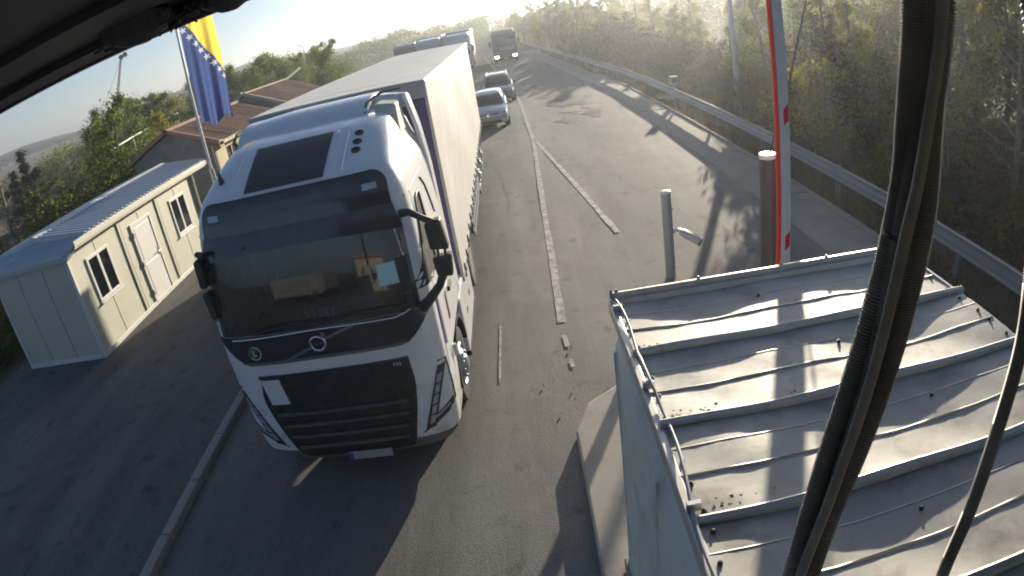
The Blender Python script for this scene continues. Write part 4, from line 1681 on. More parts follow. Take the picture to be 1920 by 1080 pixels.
#PART5
# ================================================================ ROADSIDE, RIGHT
gr = thing('guardrail', 'galvanised steel guardrail with bolted beam along the right verge', 'guardrail')
GP = [(.00, .82), (.035, .82), (.05, .79), (.012, .735), (.012, .70), (.085, .655), (.085, .63), (.012, .585), (.012, .55), (.05, .505), (.035, .48), (.0, .48)]


def gx_at(y):
    return 9.28 + bend(y) * 1.0


yb = [-6.6 + 4.4 * i for i in range(28)]
for i in range(27):
    y0, y1 = yb[i] - .1, yb[i + 1] + .1
    q = MB()
    lap = .004 * (i % 2)
    prof = [(gx_at(y0) - a - lap, y0, z) for a, z in GP]
    prof2 = [(gx_at(y1) - a - lap, y1, z) for a, z in GP]
    n = len(GP)
    q.add(prof + prof2 + [(x + .006, y, z) for x, y, z in prof] + [(x + .006, y, z) for x, y, z in prof2],
          [(k, k + 1, n + k + 1, n + k) for k in range(n - 1)] + [(2 * n + k + 1, 2 * n + k, 3 * n + k, 3 * n + k + 1) for k in range(n - 1)])
    q.build('beam', 'galv', gr, smooth=30)
ps = MB()
ps.box(-.05, .05, -.006, .006, -1.2, .80)
ps.box(-.05, -.042, -.035, .035, -1.2, .80)
ps.box(.042, .05, -.035, .035, -1.2, .80)
sp = MB()
sp.box(-.09, 0, -.05, .05, .50, .74)
p0 = ps.build('post', 'galv', gr)
s0 = sp.build('spacer', 'galv', p0)
for i, y in enumerate(yb):
    if i == 0:
        p0.location = (gx_at(y) + .10, y, 0)
    else:
        c = copy_part(p0, gr, (gx_at(y) + .10 + rnd.uniform(-.01, .01), y, rnd.uniform(-.03, .01)))
        c.rotation_euler = (0, rnd.uniform(-.02, .03), 0)

mk = thing('marker_box', 'small pale cabinet on a short post just behind the guardrail', 'marker', (9.62, 21.0, -.2))
q = MB()
q.box(-.04, .04, -.04, .04, -.3, 1.1)
q.build('post', 'post_grey', mk)
q = MB()
q.box(-.17, .17, -.08, .08, 1.02, 1.36)
b = q.build('box', 'trim_white', mk, bevel=.015)
q = MB()
q.box(-.19, .19, -.10, .10, 1.36, 1.39)
q.build('lid', 'trim_white', b, bevel=.008)
q = MB()
q.box(-.12, .12, -.088, -.078, 1.08, 1.30)
q.build('hatch', 'grey_plastic', b)

for x, y, h, r0, lab in ((11.3, 17.7, 8.6, .13, 'tall grey steel pole behind the guardrail, nearest of the two poles'),
                         (10.2, 57.0, 9.5, .11, 'slim distant steel pole at the roadside beyond the bend')):
    t = thing('lamp_pole', lab, 'pole', (x, y, -1.2))
    q = MB()
    q.lathe([(r0, 0), (r0 * .95, 2), (r0 * .7, 6), (r0 * .5, h + 1.2)], (0, 0, 0), (0, 0, 1), 16)
    q.build('mast', 'pole_blue', t, smooth=40)
    q = MB()
    q.tube([(0, 0, h + 1.1), (-.3, -.05, h + 1.5), (-1.2, -.1, h + 1.65)], .045, 8)
    q.build('arm', 'pole_blue', t, smooth=50)
    q = MB()
    q.box(-1.75, -1.15, -.2, 0, h + 1.6, h + 1.72)
    q.build('lamp_head', 'grey_plastic', t, bevel=.03)
    q = MB()
    q.box(-.2, .2, -.2, .2, -.6, .05)
    q.build('footing', 'concrete', t, bevel=.02)

# ---------------------------------------------------------------- posts by the booth
bp = thing('tall_post', 'thick dark tubular post with cap painted white as sun glint beside the barrier boom', 'post', (5.355, 1.5, 0))
q = MB()
q.lathe([(.105, .0), (.105, 2.60)], (0, 0, 0), (0, 0, 1), 28)
q.build('tube', 'post_black', bp, smooth=40)
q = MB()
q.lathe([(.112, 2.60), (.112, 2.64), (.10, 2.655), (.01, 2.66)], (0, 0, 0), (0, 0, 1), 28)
q.build('cap', 'cap_white_glint', bp, smooth=40)  # white painted in for the sun reflecting off the metal top
q = MB()
q.box(.10, .16, -.06, .05, .9, 1.9)
q.build('side_box', 'trim_white', bp, bevel=.01)
q = MB()
q.lathe([(.2, .0), (.2, .02), (.12, .03)], (0, 0, 0.1), (0, 0, 1), 20)
q.build('base_plate', 'galv', bp)

gp = thing('camera_post', 'pale grey steel post that carries the bullet camera', 'post', (4.62, 4.0, 0))
q = MB()
q.lathe([(.085, 0), (.085, 1.515), (.08, 1.525)], (0, 0, 0), (0, 0, 1), 28)
q.build('tube', 'post_grey', gp, smooth=40)
q = MB()
q.lathe([(.088, 1.50), (.088, 1.532), (.075, 1.54), (.01, 1.542)], (0, 0, 0), (0, 0, 1), 28)
q.build('cap', 'cap_white_glint', gp, smooth=40)
q = MB()
q.lathe([(.015, 0), (.015, .02), (.01, .025)], (.082, -.02, 1.22), (1, -.2, 0), 8)
q.build('bolt', 'steel', gp)

cc = thing('bullet_camera', 'small white bullet camera bracketed to the grey post', 'camera', (4.72, 3.98, .84))
q = MB()
q.lathe([(.05, 0), (.05, .02), (.035, .03)], (-.02, 0, 0), (1, -.1, 0), 16)
q.tube([(0, 0, 0), (.05, -.01, .01), (.09, -.02, .0)], .02, 8)
q.lathe([(.035, -.03), (.04, 0), (.035, .03)], (.09, -.02, 0), (.4, 0, 1), 14)
q.build('bracket', 'trim_white', cc, smooth=40)
dirv = Vector((.78, -.22, -.50)).normalized()
a = Vector((.10, -.03, -.03))
q = MB()
q.tube([a, a + dirv * .10, a + dirv * .36], [.05, .066, .066], 16)
cb = q.build('housing', 'trim_white', cc, smooth=40)
q = MB()
q.bar(a + dirv * .06 + Vector((0.01, 0, .074)), a + dirv * .40 + Vector((.01, 0, .074)), .12, .012)
q.build('sun_shield', 'trim_white', cb, bevel=.004)
q = MB()
q.lathe([(.067, 0), (.067, .03), (.054, .032), (.048, .02)], a + dirv * .36, dirv, 16)
q.build('lens_ring', 'black_plastic', cb, smooth=40)
q = MB()
q.lathe([(.03, 0), (.01, .008)], a + dirv * .38, dirv, 14)
q.build('lens_glass', 'dark_glass', cb, smooth=60)

bm_ = thing('barrier_boom', 'raised barrier boom, pale grey with red rubber edge, standing upright behind the booth', 'barrier', (5.34, 1.0, .15))
q = MB()
q.box(-.04, .085, -.025, .025, .75, 5.6)
q.build('boom', 'boom_grey', bm_, bevel=.006)
q = MB()
q.box(-.098, -.042, -.018, .018, .78, 5.6)
q.build('rubber_edge', 'red_rubber', bm_, bevel=.012)
for z in (1.42, 2.95, 4.4):
    q = MB()
    q.prism([(.01, -.029, z), (.075, -.029, z + .06), (.075, -.029, z + .26), (.01, -.029, z + .18)], (0, .003, 0))
    recalc(q.build('red_reflector', 'red_tape', bm_))
q = MB()
q.box(-.10, .12, -.12, .12, .55, .95)
q.build('boom_clamp', 'black_plastic', bm_, bevel=.02)
q = MB()
q.box(-.20, .22, -.15, .17, .0, .95)
q.build('drive_cabinet', 'boom_grey', bm_, bevel=.03)

tc = MB()
tc.tube([(5.36, 1.45, 2.65), (5.40, 1.42, 2.8), (5.46, 1.41, 3.05), (5.62, 1.4, 3.45), (5.78, 1.4, 3.95), (5.96, 1.4, 4.5), (6.1, 1.2, 5.0), (6.3, -2, 5.02), (6.35, -4.2, 4.98)], .011, 8)
tag(tc.build('overhead_cable', 'cable_black', smooth=60), 'thin dark cable slanting from the post top up past the boom', 'cable')

# ================================================================ BOOTH
bo = thing('checkpoint_booth', 'control booth with ribbed metal roof and rounded pale walls, right beside the lane', 'booth', (0, 0, 0))
BX0, BX1, BY0, BY1 = 2.74, 5.10, -1.80, -6.60
RZ = 2.66


def rrect(x0, x1, y0, y1, r, n=8):
    pts = []
    for cx, cy, a0 in ((x1 - r, y1 - r, 0), (x0 + r, y1 - r, 90), (x0 + r, y0 + r, 180), (x1 - r, y0 + r, 270)):
        for k in range(n + 1):
            a = R(a0 + 90 * k / n)
            pts.append((cx + r * cos(a), cy + r * sin(a)))
    return pts


q = MB()
prof = [(.16, .0), (.2, .0), (1.0, .0), (2.35, .0), (2.52, .015), (2.60, .05), (2.62, .09)]
rows = [[(x, y, z) for x, y in rrect(BX0 + i, BX1 - i, BY1 + i, BY0 - i, .26)] for z, i in prof]
n = len(rows[0])
q.add([p for r in rows for p in r], [(j * n + k, j * n + (k + 1) % n, (j + 1) * n + (k + 1) % n, (j + 1) * n + k) for j in range(len(rows) - 1) for k in range(n)]
      + [tuple((len(rows) - 1) * n + k for k in range(n))])
q.build('wall_shell', 'booth_skin', bo, smooth=50)
for y in (-2.08, -3.3, -4.5):                          # upright joints of the side wall
    q = MB()
    q.box(BX0 - .005, BX0 + .02, y - .006, y + .006, .2, 2.5)
    q.build('wall_joint', 'booth_skin', bo)
q = MB()
q.box(BX0 + .5, BX1 - .4, BY0 - .02, BY0 + .006, 1.15, 2.1)
q.build('front_window', 'dark_glass', bo)
q = MB()
q.box(BX0 - .03, BX0 + .02, -6.3, -1.95, .17, .30)
q.build('plinth', 'concrete', bo, bevel=.01)
RY = [-1.78, -2.45, -3.13, -3.78, -4.43, -5.10, -5.78, -6.5]


def roofz(x, y, k):
    u = (x - 2.80) / 2.32
    s = max(0, min(1, u))
    sag = .022 * sin(pi * s) ** .8 + .010 * sin(s * 9 + k * 1.7)
    t = (y - RY[k + 1]) / (RY[k] - RY[k + 1])
    return RZ + .03 - sag * sin(pi * max(0, min(1, t))) ** .7 + .004 * noise2(x * 3, y * 5, k)


for k in range(7):
    ya, yb_ = RY[k] - .02, RY[k + 1] + .02
    q = MB()
    q.grid(lambda u, v: Vector((2.80 + 2.32 * u, yb_ + (ya - yb_) * v, roofz(2.80 + 2.32 * u, yb_ + (ya - yb_) * v, k))), 40, 10,
           lambda u, v: Vector((2.80 + 2.32 * u, yb_ + (ya - yb_) * v, RZ - .02)))
    pn = q.build('roof_panel', 'alu_roof', bo, smooth=40)
    ym = (ya + yb_) / 2 - .04
    q = MB()
    q.tube([(2.81 + 2.30 * i / 24, ym + .004 * sin(i), roofz(2.81 + 2.30 * i / 24, ym, k) + .001) for i in range(25)], .007, 6)
    q.build('bead', 'alu_trim', pn, smooth=60)
    q = MB()
    q.tube([(2.81 + 2.30 * i / 24, ym + .19, roofz(2.81 + 2.30 * i / 24, ym + .19, k) - .002) for i in range(25)], .005, 6)
    q.build('bead', 'alu_trim', pn, smooth=60)
    # raised seam along the lower edge of the panel
    if k < 6:
        q = MB()
        prf = [(-.022, -.01), (-.017, .034), (.008, .043), (.018, .038), (.022, -.01)]
        rr = []
        for i in range(21):
            x = 2.80 + (2.36 + .02 * (k % 2)) * i / 20
            rr.append([(x, RY[k + 1] + dy + .006 * sin(i * .7 + k), RZ + .022 + dz + .004 * sin(i * .5 + k * 2)) for dy, dz in prf])
        m = len(prf)
        q.add([p for r in rr for p in r], [(j * m + i, (j + 1) * m + i, (j + 1) * m + i + 1, j * m + i + 1) for j in range(20) for i in range(m - 1)]
              + [tuple(range(m)), tuple(20 * m + i for i in range(m - 1, -1, -1))])
        recalc(q.build('seam_rib', 'alu_trim', bo, smooth=30))
# front edge trim: two flanges with a lap joint
q = MB()
for x0, x1, dz in ((2.80, 4.05, 0), (4.04, 5.14, .004)):
    q.prism([(x0, -1.70, RZ - .06 + dz), (x0, -1.695, RZ + .075 + dz), (x0, -1.73, RZ + .085 + dz), (x0, -1.745, RZ + .05 + dz), (x0, -1.785, RZ + .055 + dz), (x0, -1.80, RZ + .02 + dz), (x0, -1.80, RZ - .06 + dz)], (x1 - x0, 0, 0))
recalc(stuff(q.build('front_flange', 'alu_trim', bo)))
q = MB()
q.box(2.775, 2.815, -6.5, -1.74, RZ - .05, RZ + .04)
q.build('side_trim', 'alu_trim', bo, bevel=.006)
q = MB()
q.box(5.10, 5.125, -6.5, -1.74, RZ - .05, RZ + .035)
q.build('side_trim', 'alu_trim', bo, bevel=.006)
sc_ = MB()
sc_.lathe([(.012, -.01), (.012, .003), (.007, .004), (.007, .010), (.001, .011)], (0, 0, 0), (0, 0, 1), 8)
scr0 = None
spots = []
for k in range(7):
    for f in (.12, .38, .62, .88):
        y = RY[k] + (RY[k + 1] - RY[k]) * f
        spots += [(2.85, y, k), (5.06, y, k)]
    spots += [(3.75 + .25 * (k % 3), RY[k] - .22, k)]
for x, y, k in spots:
    z = roofz(x, y, k) + .006
    if scr0 is None:
        scr0 = sc_.build('screw', 'black_plastic', bo, smooth=40)
        scr0.location = (x, y, z)
    else:
        copy_part(scr0, bo, (x + rnd.uniform(-.012, .012), y + rnd.uniform(-.02, .02), z))
for x in (2.84, 3.42, 4.05, 4.42):
    q = MB()
    q.lathe([(.014, 0), (.014, .01), (.006, .02)], (x, -1.715, RZ + .083), (0, 0, 1), 8)
    q.build('flange_bolt', 'steel', bo)
# dirt and leaves in the corners of the seams
q = MB()
for i in range(45):
    k = rnd.choice([0, 1, 1, 1, 2, 2, 3])
    x = 2.86 + abs(rnd.gauss(0, .12)) if rnd.random() < .7 else rnd.uniform(2.9, 5)
    y = RY[k + 1] + .05 + abs(rnd.gauss(0, .03))
    s = rnd.uniform(.004, .014)
    a = rnd.uniform(0, 6.28)
    z = roofz(x, y, k) + .006
    q.add([(x + s * cos(a), y + s * sin(a), z), (x - s * sin(a), y + s * cos(a), z + s * .4), (x - s * cos(a), y - s * sin(a), z + .002), (x + s * sin(a), y - s * cos(a), z + s * .2)], [(0, 1, 2, 3)])
stuff(q.build('leaf_litter', 'leaf_brown', bo))
q = MB()
pts = []
for i in range(40):
    t = i / 39
    y = -1.76 - 4.0 * t
    pts.append((2.815 + .014 * sin(t * 21) + .02 * sin(t * 6.5), y, RZ + .062 + .012 * sin(t * 33) + (.02 if .2 < t < .3 else 0)))
pts = [(2.80, -1.72, RZ + .04), (2.80, -1.73, RZ + .10)] + pts
q.tube(pts, .009, 8)
tag(q.build('roof_cable', 'grey_band', smooth=60), 'grey cable running loosely along the left edge of the booth roof', 'cable')
q = MB()
for i in range(4):
    y = -1.9 - .9 * i
    q.box(2.785, 2.845, y - .012, y + .012, RZ + .035, RZ + .08)
stuff(q.build('cable_clip', 'steel', bo))

# ================================================================ CANOPY OVERHEAD
cn = thing('canopy_roof', 'dark corrugated canopy roof above the camera, cutting the top left of the view', 'canopy')


def cz(x):
    return 4.745 + .045 * (x - .9)


for i in range(12):                                   # soffit boards with grooves, parallel to the front edge
    y1 = -4.02 - i * .17
    y0 = y1 - .155
    q = MB()
    dz = .018 * (i % 2)
    q.hexa([(-.7, y0, cz(-.7) + dz), (9, y0, cz(9) + dz), (9, y1, cz(9) + dz), (-.7, y1, cz(-.7) + dz),
            (-.7, y0, cz(-.7) + .05), (9, y0, cz(9) + .05), (9, y1, cz(9) + .05), (-.7, y1, cz(-.7) + .05)])
    q.build('soffit_board', 'soffit', cn)
q = MB()
q.hexa([(-.7, -14, cz(-.7) + .05), (9, -14, cz(9) + .05), (9, -4.0, cz(9) + .05), (-.7, -4.0, cz(-.7) + .05),
        (-.7, -14, cz(-.7) + .16), (9, -14, cz(9) + .16), (9, -4.0, cz(9) + .16), (-.7, -4.0, cz(-.7) + .16)])
q.build('roof_deck', 'soffit', cn)
q = MB()
q.hexa([(-.7, -4.02, cz(-.7) - .005), (9, -4.02, cz(9) - .005), (9, -3.99, cz(9) - .005), (-.7, -3.99, cz(-.7) - .005),
        (-.7, -4.02, cz(-.7) + .18), (9, -4.02, cz(9) + .18), (9, -3.99, cz(9) + .18), (-.7, -3.99, cz(-.7) + .18)])
q.build('edge_trim', 'soffit', cn)
q = MB()                                              # ragged foam or nest stuck under the boards
for i in range(60):
    a = rnd.uniform(0, 6.28)
    r = .05 + .05 * rnd.random()
    x, y = 1.63 + r * 1.3 * cos(a), -4.22 + r * .7 * sin(a)
    q.tube([(x, y, cz(x) - .0), (x + rnd.uniform(-.03, .03), y + rnd.uniform(-.03, .03), cz(x) - rnd.uniform(.01, .035)), (x + rnd.uniform(-.05, .05), y + rnd.uniform(-.03, .03), cz(x) - rnd.uniform(.0, .02))], .003, 4)
for x, y, r in ((1.60, -4.25, .085), (1.80, -4.2, .06)):
    q.lathe([(r, .02), (r * .8, -.02), (r * .3, -.035), (.001, -.036)], (x, y, cz(x) - .005), (0, 0, 1), 14)
stuff(q.build('nest_scraps', 'soffit', cn))
for x in (-.4, 8.6):
    q = MB()
    q.box(x - .12, x + .12, -13.6, -13.36, 0, 4.9)
    q.build('column', 'post_grey', cn)

# conduits hanging from the canopy to the booth roof
def smooth_path(pts, n):
    pts = [Vector(p) for p in pts]
    out = []
    m = len(pts)
    for i in range(n + 1):
        t = i / n * (m - 1)
        k = min(int(t), m - 2)
        f = t - k
        p0, p1, p2, p3 = pts[max(k - 1, 0)], pts[k], pts[k + 1], pts[min(k + 2, m - 1)]
        out.append(.5 * ((2 * p1) + (p2 - p0) * f + (2 * p0 - 5 * p1 + 4 * p2 - p3) * f * f + (3 * p1 - p0 - 3 * p2 + p3) * f ** 3))
    return out


def conduit(pts, r, lab, corr=True):
    L = sum((Vector(a) - Vector(b)).length for a, b in zip(pts, pts[1:]))
    q = MB()
    if corr:
        n = int(L / .0016)
        n -= n % 4
        path = smooth_path(pts, n)
        rr = [r * (1.0 if (i % 4) in (1, 2) else .83) for i in range(n + 1)]
    else:
        n = 60
        path = smooth_path(pts, n)
        rr = [r] * (n + 1)
    q.tube(path, rr, 12)
    return tag(q.build('conduit', 'conduit', smooth=65), lab, 'conduit', 'cables hanging from the canopy onto the booth roof')


A = [(2.885, -4.724, 4.85), (2.888, -4.704, 4.594), (2.888, -4.684, 4.441), (2.889, -4.675, 4.343), (2.873, -4.676, 4.244), (2.835, -4.673, 4.022), (2.78, -4.704, 3.829), (2.72, -4.775, 3.618), (2.70, -4.86, 3.30), (2.84, -5.3, 2.74)]
B = [(2.905, -4.742, 4.85), (2.902, -4.724, 4.595), (2.896, -4.702, 4.443), (2.888, -4.705, 4.285), (2.872, -4.709, 4.114), (2.85, -4.716, 3.94), (2.80, -4.747, 3.757), (2.75, -4.785, 3.621), (2.74, -4.87, 3.32), (2.90, -5.3, 2.74)]
conduit([(x - .012, y - .004, z) for x, y, z in A], .0205, 'corrugated black conduit on the left of the hanging bundle')
conduit([(x + .004 - (.036 * min(1, max(0, (4.25 - z) / .5)) if z > 3 else .036), y - .012, z) for x, y, z in B], .0205, 'corrugated black conduit on the right of the hanging bundle')
mid = [((a[0] + b[0]) / 2 + .004 * sin(i * 1.3), (a[1] + b[1]) / 2 - .014, a[2]) for i, (a, b) in enumerate(zip(A, B))]
conduit([(x - .003, y, z) for x, y, z in mid], .023, 'corrugated black conduit in the middle of the hanging bundle')
conduit([(x - .004 - .010 * i * .5, y - .026, z) for i, (x, y, z) in enumerate(mid)][:9] + [(2.86, -5.34, 2.74)], .010, 'smooth thin black cable in front of the hanging bundle', False)
q = MB()
q.tube([(2.885 + .042 * cos(2 * pi * k / 24), -4.692 + .034 * sin(2 * pi * k / 24), 4.262 + .01 * cos(2 * pi * k / 24)) for k in range(25)], .004, 6, cap=False)
tag(q.build('cable_tie', 'black_plastic', smooth=60), 'black cable tie round the hanging conduit bundle', 'cable tie')
conduit([(2.96, -4.80, 4.86), (2.99, -4.83, 4.55), (3.000, -4.856, 4.265), (3.003, -4.868, 4.135), (2.984, -4.885, 3.997), (2.959, -4.909, 3.844), (2.939, -4.927, 3.705), (2.916, -4.977, 3.479), (2.92, -5.1, 3.1), (3.0, -5.35, 2.74)], .0125, 'single thin conduit hanging apart at the far right edge')
#PART6
# ================================================================ OTHER VEHICLES
def car(name, label, loc, paint, wagon=False, badge=False):
    t = thing(name, label, 'car', loc, group='cars waiting in the queue')
    Lc = 4.65 if wagon else 4.35
    st = [(-.02, .62, .30, .60), (.05, .74, .24, .66), (.22, .82, .22, .735), (.6, .865, .21, .83), (1.05, .88, .21, .93), (1.6, .885, .21, .95),
          (2.6, .885, .21, .965), (3.5, .88, .22, .97), (Lc - .35, .84, .25, .96), (Lc - .08, .77, .30, .90), (Lc, .70, .36, .80)]
    rows = []
    for y, hw, zb, zt in st:
        h = [(hw * .86, zb), (hw * .97, zb + .07), (hw, zb + .2), (hw, zb + (zt - zb) * .62), (hw * .965, zt - .05), (hw * .86, zt - .005), (hw * .5, zt + .015), (0, zt + .022)]
        rows.append([(x, y, z) for x, z in h] + [(-x, y, z) for x, z in h[-2::-1]])
    n = len(rows[0])
    q = MB()
    q.add([p for r in rows for p in r], [(j * n + k, (j + 1) * n + k, (j + 1) * n + (k + 1) % n, j * n + (k + 1) % n) for j in range(len(rows) - 1) for k in range(n)]
          + [tuple(range(n)), tuple((len(rows) - 1) * n + k for k in range(n - 1, -1, -1))])
    body = recalc(q.build('body', paint, t, smooth=45))
    # greenhouse
    yr1 = Lc - .55 if wagon else Lc - 1.0
    yb1 = Lc - .12 if wagon else Lc - .35
    zr = 1.50 if wagon else 1.44
    lev = [(.93, 1.0, yb1, .80), (1.10, 1.28, yb1 - .10, .745), (1.30, 1.66, yr1 + .12, .665), (zr - .05, 1.90, yr1, .60), (zr, 2.15, yr1 - .2, .50)]

    def ring(z, y0, y1, hw):
        return [(-hw, y1, z), (-hw, y0 + .14, z), (-hw * .86, y0 + .03, z), (-hw * .4, y0, z), (hw * .4, y0, z), (hw * .86, y0 + .03, z), (hw, y0 + .14, z), (hw, y1, z), (hw * .6, y1 + .06, z), (-hw * .6, y1 + .06, z)]
    rows = [ring(*l) for l in lev]
    n = 10
    q = MB()
    q.add([p for r in rows for p in r], [(j * n + k, j * n + (k + 1) % n, (j + 1) * n + (k + 1) % n, (j + 1) * n + k) for j in range(4) for k in range(n)] + [tuple(40 + k for k in range(n))])
    recalc(q.build('roof', paint, t, smooth=40))

    def lerp_l(z):
        zs = [l[0] for l in lev]
        return [float(np.interp(z, zs, [l[k] for l in lev])) for k in (1, 2, 3)]
    q = MB()

    def ws(u, v, o):
        z = .955 + (zr - .085 - .955) * v
        y0, y1, hw = lerp_l(z)
        s = u * 2 - 1
        return Vector((s * hw * .88, y0 - o + .03 * abs(s) ** 3, z + o * .5))
    q.grid(lambda u, v: ws(u, v, .012), 12, 6, lambda u, v: ws(u, v, -.02))
    q.build('windscreen', 'dark_glass', t, smooth=60)
    for sx in (-1, 1):
        for f0, f1 in ((.20, .50), (.54, .80)) + (((.84, .96),) if wagon else ()):
            q = MB()

            def sw(u, v, o):
                z = .99 + (zr - .12 - .99) * v
                y0, y1, hw = lerp_l(z)
                return Vector((sx * (hw + o), y0 + .06 + (y1 - y0 - .06) * (f0 + (f1 - f0) * u), z))
            q.grid(lambda u, v: sw(u, v, .008), 4, 4, lambda u, v: sw(u, v, -.02))
            recalc(q.build('side_window', 'dark_glass', t, smooth=60))
        q = MB()
        q.hexa([(sx * .45, -.01, .56), (sx * .70, .05, .58), (sx * .72, .16, .58), (sx * .47, .10, .56), (sx * .47, .03, .70), (sx * .78, .16, .75), (sx * .80, .28, .73), (sx * .5, .16, .69)])
        recalc(q.build('headlight', 'lens', t, bevel=.01))
        q = MB()
        q.box(*sorted((sx * .83, sx * 1.0)), 1.28, 1.36, .93, 1.06)
        recalc(q.build('wing_mirror', paint, t, bevel=.03))
        if wagon:
            q = MB()
            q.tube([(sx * .56, 1.95, zr - .03), (sx * .57, 2.05, zr + .045), (sx * .57, Lc - 1.0, zr + .045), (sx * .56, Lc - .9, zr - .03)], .018, 8)
            q.build('roof_rail', 'steel', t, smooth=50)
        for y in (.88, Lc - .95):
            w = copy_part(wf, t, (sx * .76, y, .315), (0, 0, 0 if sx > 0 else pi))
            w.scale = (.8, .63, .63)
            q = MB()
            q.lathe([(.35, -.01), (.36, .012), (.33, .014)], (sx * .872, y, .33), (sx, 0, 0), 24)
            q.build('wheel_arch', 'black_plastic', t)
        q = MB()
        q.box(*sorted((sx * .5, sx * .72)), -.015, .05, .34, .42)
        q.build('fog_lamp', 'lens', t, bevel=.01)
    q = MB()
    q.hexa([(-.42, -.025, .52), (.42, -.025, .52), (.42, .1, .52), (-.42, .1, .52), (-.44, .0, .68), (.44, .0, .68), (.44, .12, .68), (-.44, .12, .68)])
    g = q.build('grille', 'black_gloss', t, bevel=.01)
    q = MB()
    q.lathe([(.065, 0), (.065, .015), (.05, .018)], (0, -.02, .61), (0, -1, .15), 20)
    q.build('badge', 'chrome', g, smooth=40)
    q = MB()
    q.box(-.55, .55, -.03, .06, .27, .40)
    g2 = q.build('lower_grille', 'black_plastic', t, bevel=.02)
    q = MB()
    q.box(-.26, .26, -.045, -.03, .42, .53)
    q.build('number_plate', 'plate_white', t, bevel=.004)
    q = MB()
    q.box(-.30, .30, .0, .02, .955, .975)
    for a, b in ((-.6, .05), (.0, .65)):
        q = MB()
        q.bar((a, 1.03 - .0, .955), (b, 1.06, 1.0), .02)
        q.build('wiper', 'black_plastic', t)
    return t


car('parked_car', 'silver hatchback queuing beside the trailer, nearest of the two cars', (1.44, 20.7, 0), 'car_silver', badge=True)
car('parked_car', 'dark grey estate car with roof rails queuing behind the silver hatchback', (1.95, 28.3, 0), 'car_grey', wagon=True)


def truck(name, label, loc, cabm, boxm, capm, lit=False, Hc=3.3, Hb=3.7, Lb=8, rz=0, group=None):
    t = thing(name, label, 'lorry', loc, rz, group)
    q = MB()
    prof = [(.0, .45), (-.02, .9), (.0, 1.5), (.10, 2.3), (.28, Hc - .12), (.5, Hc), (2.1, Hc), (2.2, .9), (2.2, .75), (.2, .45)]
    xs = [(-1.24, .10), (-1.16, .02), (-.6, 0), (.6, 0), (1.16, .02), (1.24, .10)]
    rows = [[(x, y + k * (1 if y < .6 else 0), z - (.06 if k > .05 and z > Hc - .05 else 0)) for y, z in prof] for x, k in xs]
    n = len(prof)
    q.add([p for r in rows for p in r], [(j * n + i, j * n + (i + 1) % n, (j + 1) * n + (i + 1) % n, (j + 1) * n + i) for j in range(5) for i in range(n)]
          + [tuple(range(n)), tuple(5 * n + i for i in range(n - 1, -1, -1))])
    recalc(q.build('cab', cabm, t, smooth=35))
    q = MB()
    q.hexa([(-1.12, -.008, 1.55), (1.12, -.008, 1.55), (1.12, .05, 1.55), (-1.12, .05, 1.55), (-1.08, .165, 2.62), (1.08, .165, 2.62), (1.08, .22, 2.62), (-1.08, .22, 2.62)])
    q.build('windscreen', 'dark_glass', t, bevel=.01)
    q = MB()
    q.hexa([(-1.15, -.06, 2.60), (1.15, -.06, 2.60), (1.15, .2, 2.66), (-1.15, .2, 2.66), (-1.15, .0, 2.80), (1.15, .0, 2.80), (1.15, .2, 2.84), (-1.15, .2, 2.84)])
    q.build('sun_visor', cabm, t, bevel=.02)
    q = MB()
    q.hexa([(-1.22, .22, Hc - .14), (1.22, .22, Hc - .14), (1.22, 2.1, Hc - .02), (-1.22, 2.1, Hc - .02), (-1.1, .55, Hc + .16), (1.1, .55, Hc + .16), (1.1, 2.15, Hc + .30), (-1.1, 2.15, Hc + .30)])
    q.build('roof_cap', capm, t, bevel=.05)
    for sx in (-1, 1):
        q = MB()
        q.box(*sorted((sx * .74, sx * 1.12)), -.05, .02, .62, .80)
        h = q.build('headlight', 'headlight_lit' if lit else 'lens', t, bevel=.02)
        q = MB()
        q.box(*sorted((sx * .78, sx * .95)), -.03, .0, Hc - .25, Hc - .15)
        q.build('marker_lamp', 'lens', t)
        q = MB()
        q.tube([(sx * 1.2, .2, 2.5), (sx * 1.4, .0, 2.5), (sx * 1.45, -.02, 2.2)], .03, 6)
        q.build('mirror_arm', 'black_plastic', t)
        q = MB()
        q.box(*sorted((sx * 1.34, sx * 1.56)), -.08, .04, 1.85, 2.4)
        q.build('mirror_housing', 'black_plastic', t, bevel=.03)
        q = MB()
        q.hexa([(sx * 1.235, .25, 1.7), (sx * 1.245, .25, 1.7), (sx * 1.245, 1.2, 1.6), (sx * 1.235, 1.2, 1.6), (sx * 1.235, .42, 2.5), (sx * 1.25, .42, 2.5), (sx * 1.25, 1.2, 2.5), (sx * 1.235, 1.2, 2.5)])
        recalc(q.build('side_window', 'dark_glass', t))
        for y in (1.3, 5.5):
            copy_part(wf, t, (sx * 1.06, y, .5), (0, 0, 0 if sx > 0 else pi))
    q = MB()
    q.box(-1.22, 1.22, -.06, .3, .32, .62)
    b = q.build('bumper', cabm, t, bevel=.03)
    q = MB()
    q.box(-.26, .26, -.075, -.06, .42, .53)
    q.build('number_plate', 'plate_white', b)
    q = MB()
    q.box(-.9, .9, -.03, .02, .85, 1.35)
    g = q.build('grille', 'dark_grille', t, bevel=.02)
    for z in (.95, 1.08, 1.2):
        q = MB()
        q.box(-.85, .85, -.045, -.03, z, z + .04)
        q.build('grille_slat', 'grey_plastic', g)
    q = MB()
    q.box(-1.0, 1.0, -.035, -.015, 1.42, 1.47)
    q.build('chrome_strip', 'steel', t)
    q = MB()
    q.box(-1.27, 1.27, 2.6, 2.6 + Lb, 1.0, Hb)
    q.build('cargo_box', boxm, t, bevel=.03)
    q = MB()
    q.box(-.5, .5, 1.5, 2.5 + Lb, .7, 1.0)
    q.build('chassis', 'black_plastic', t)
    return t


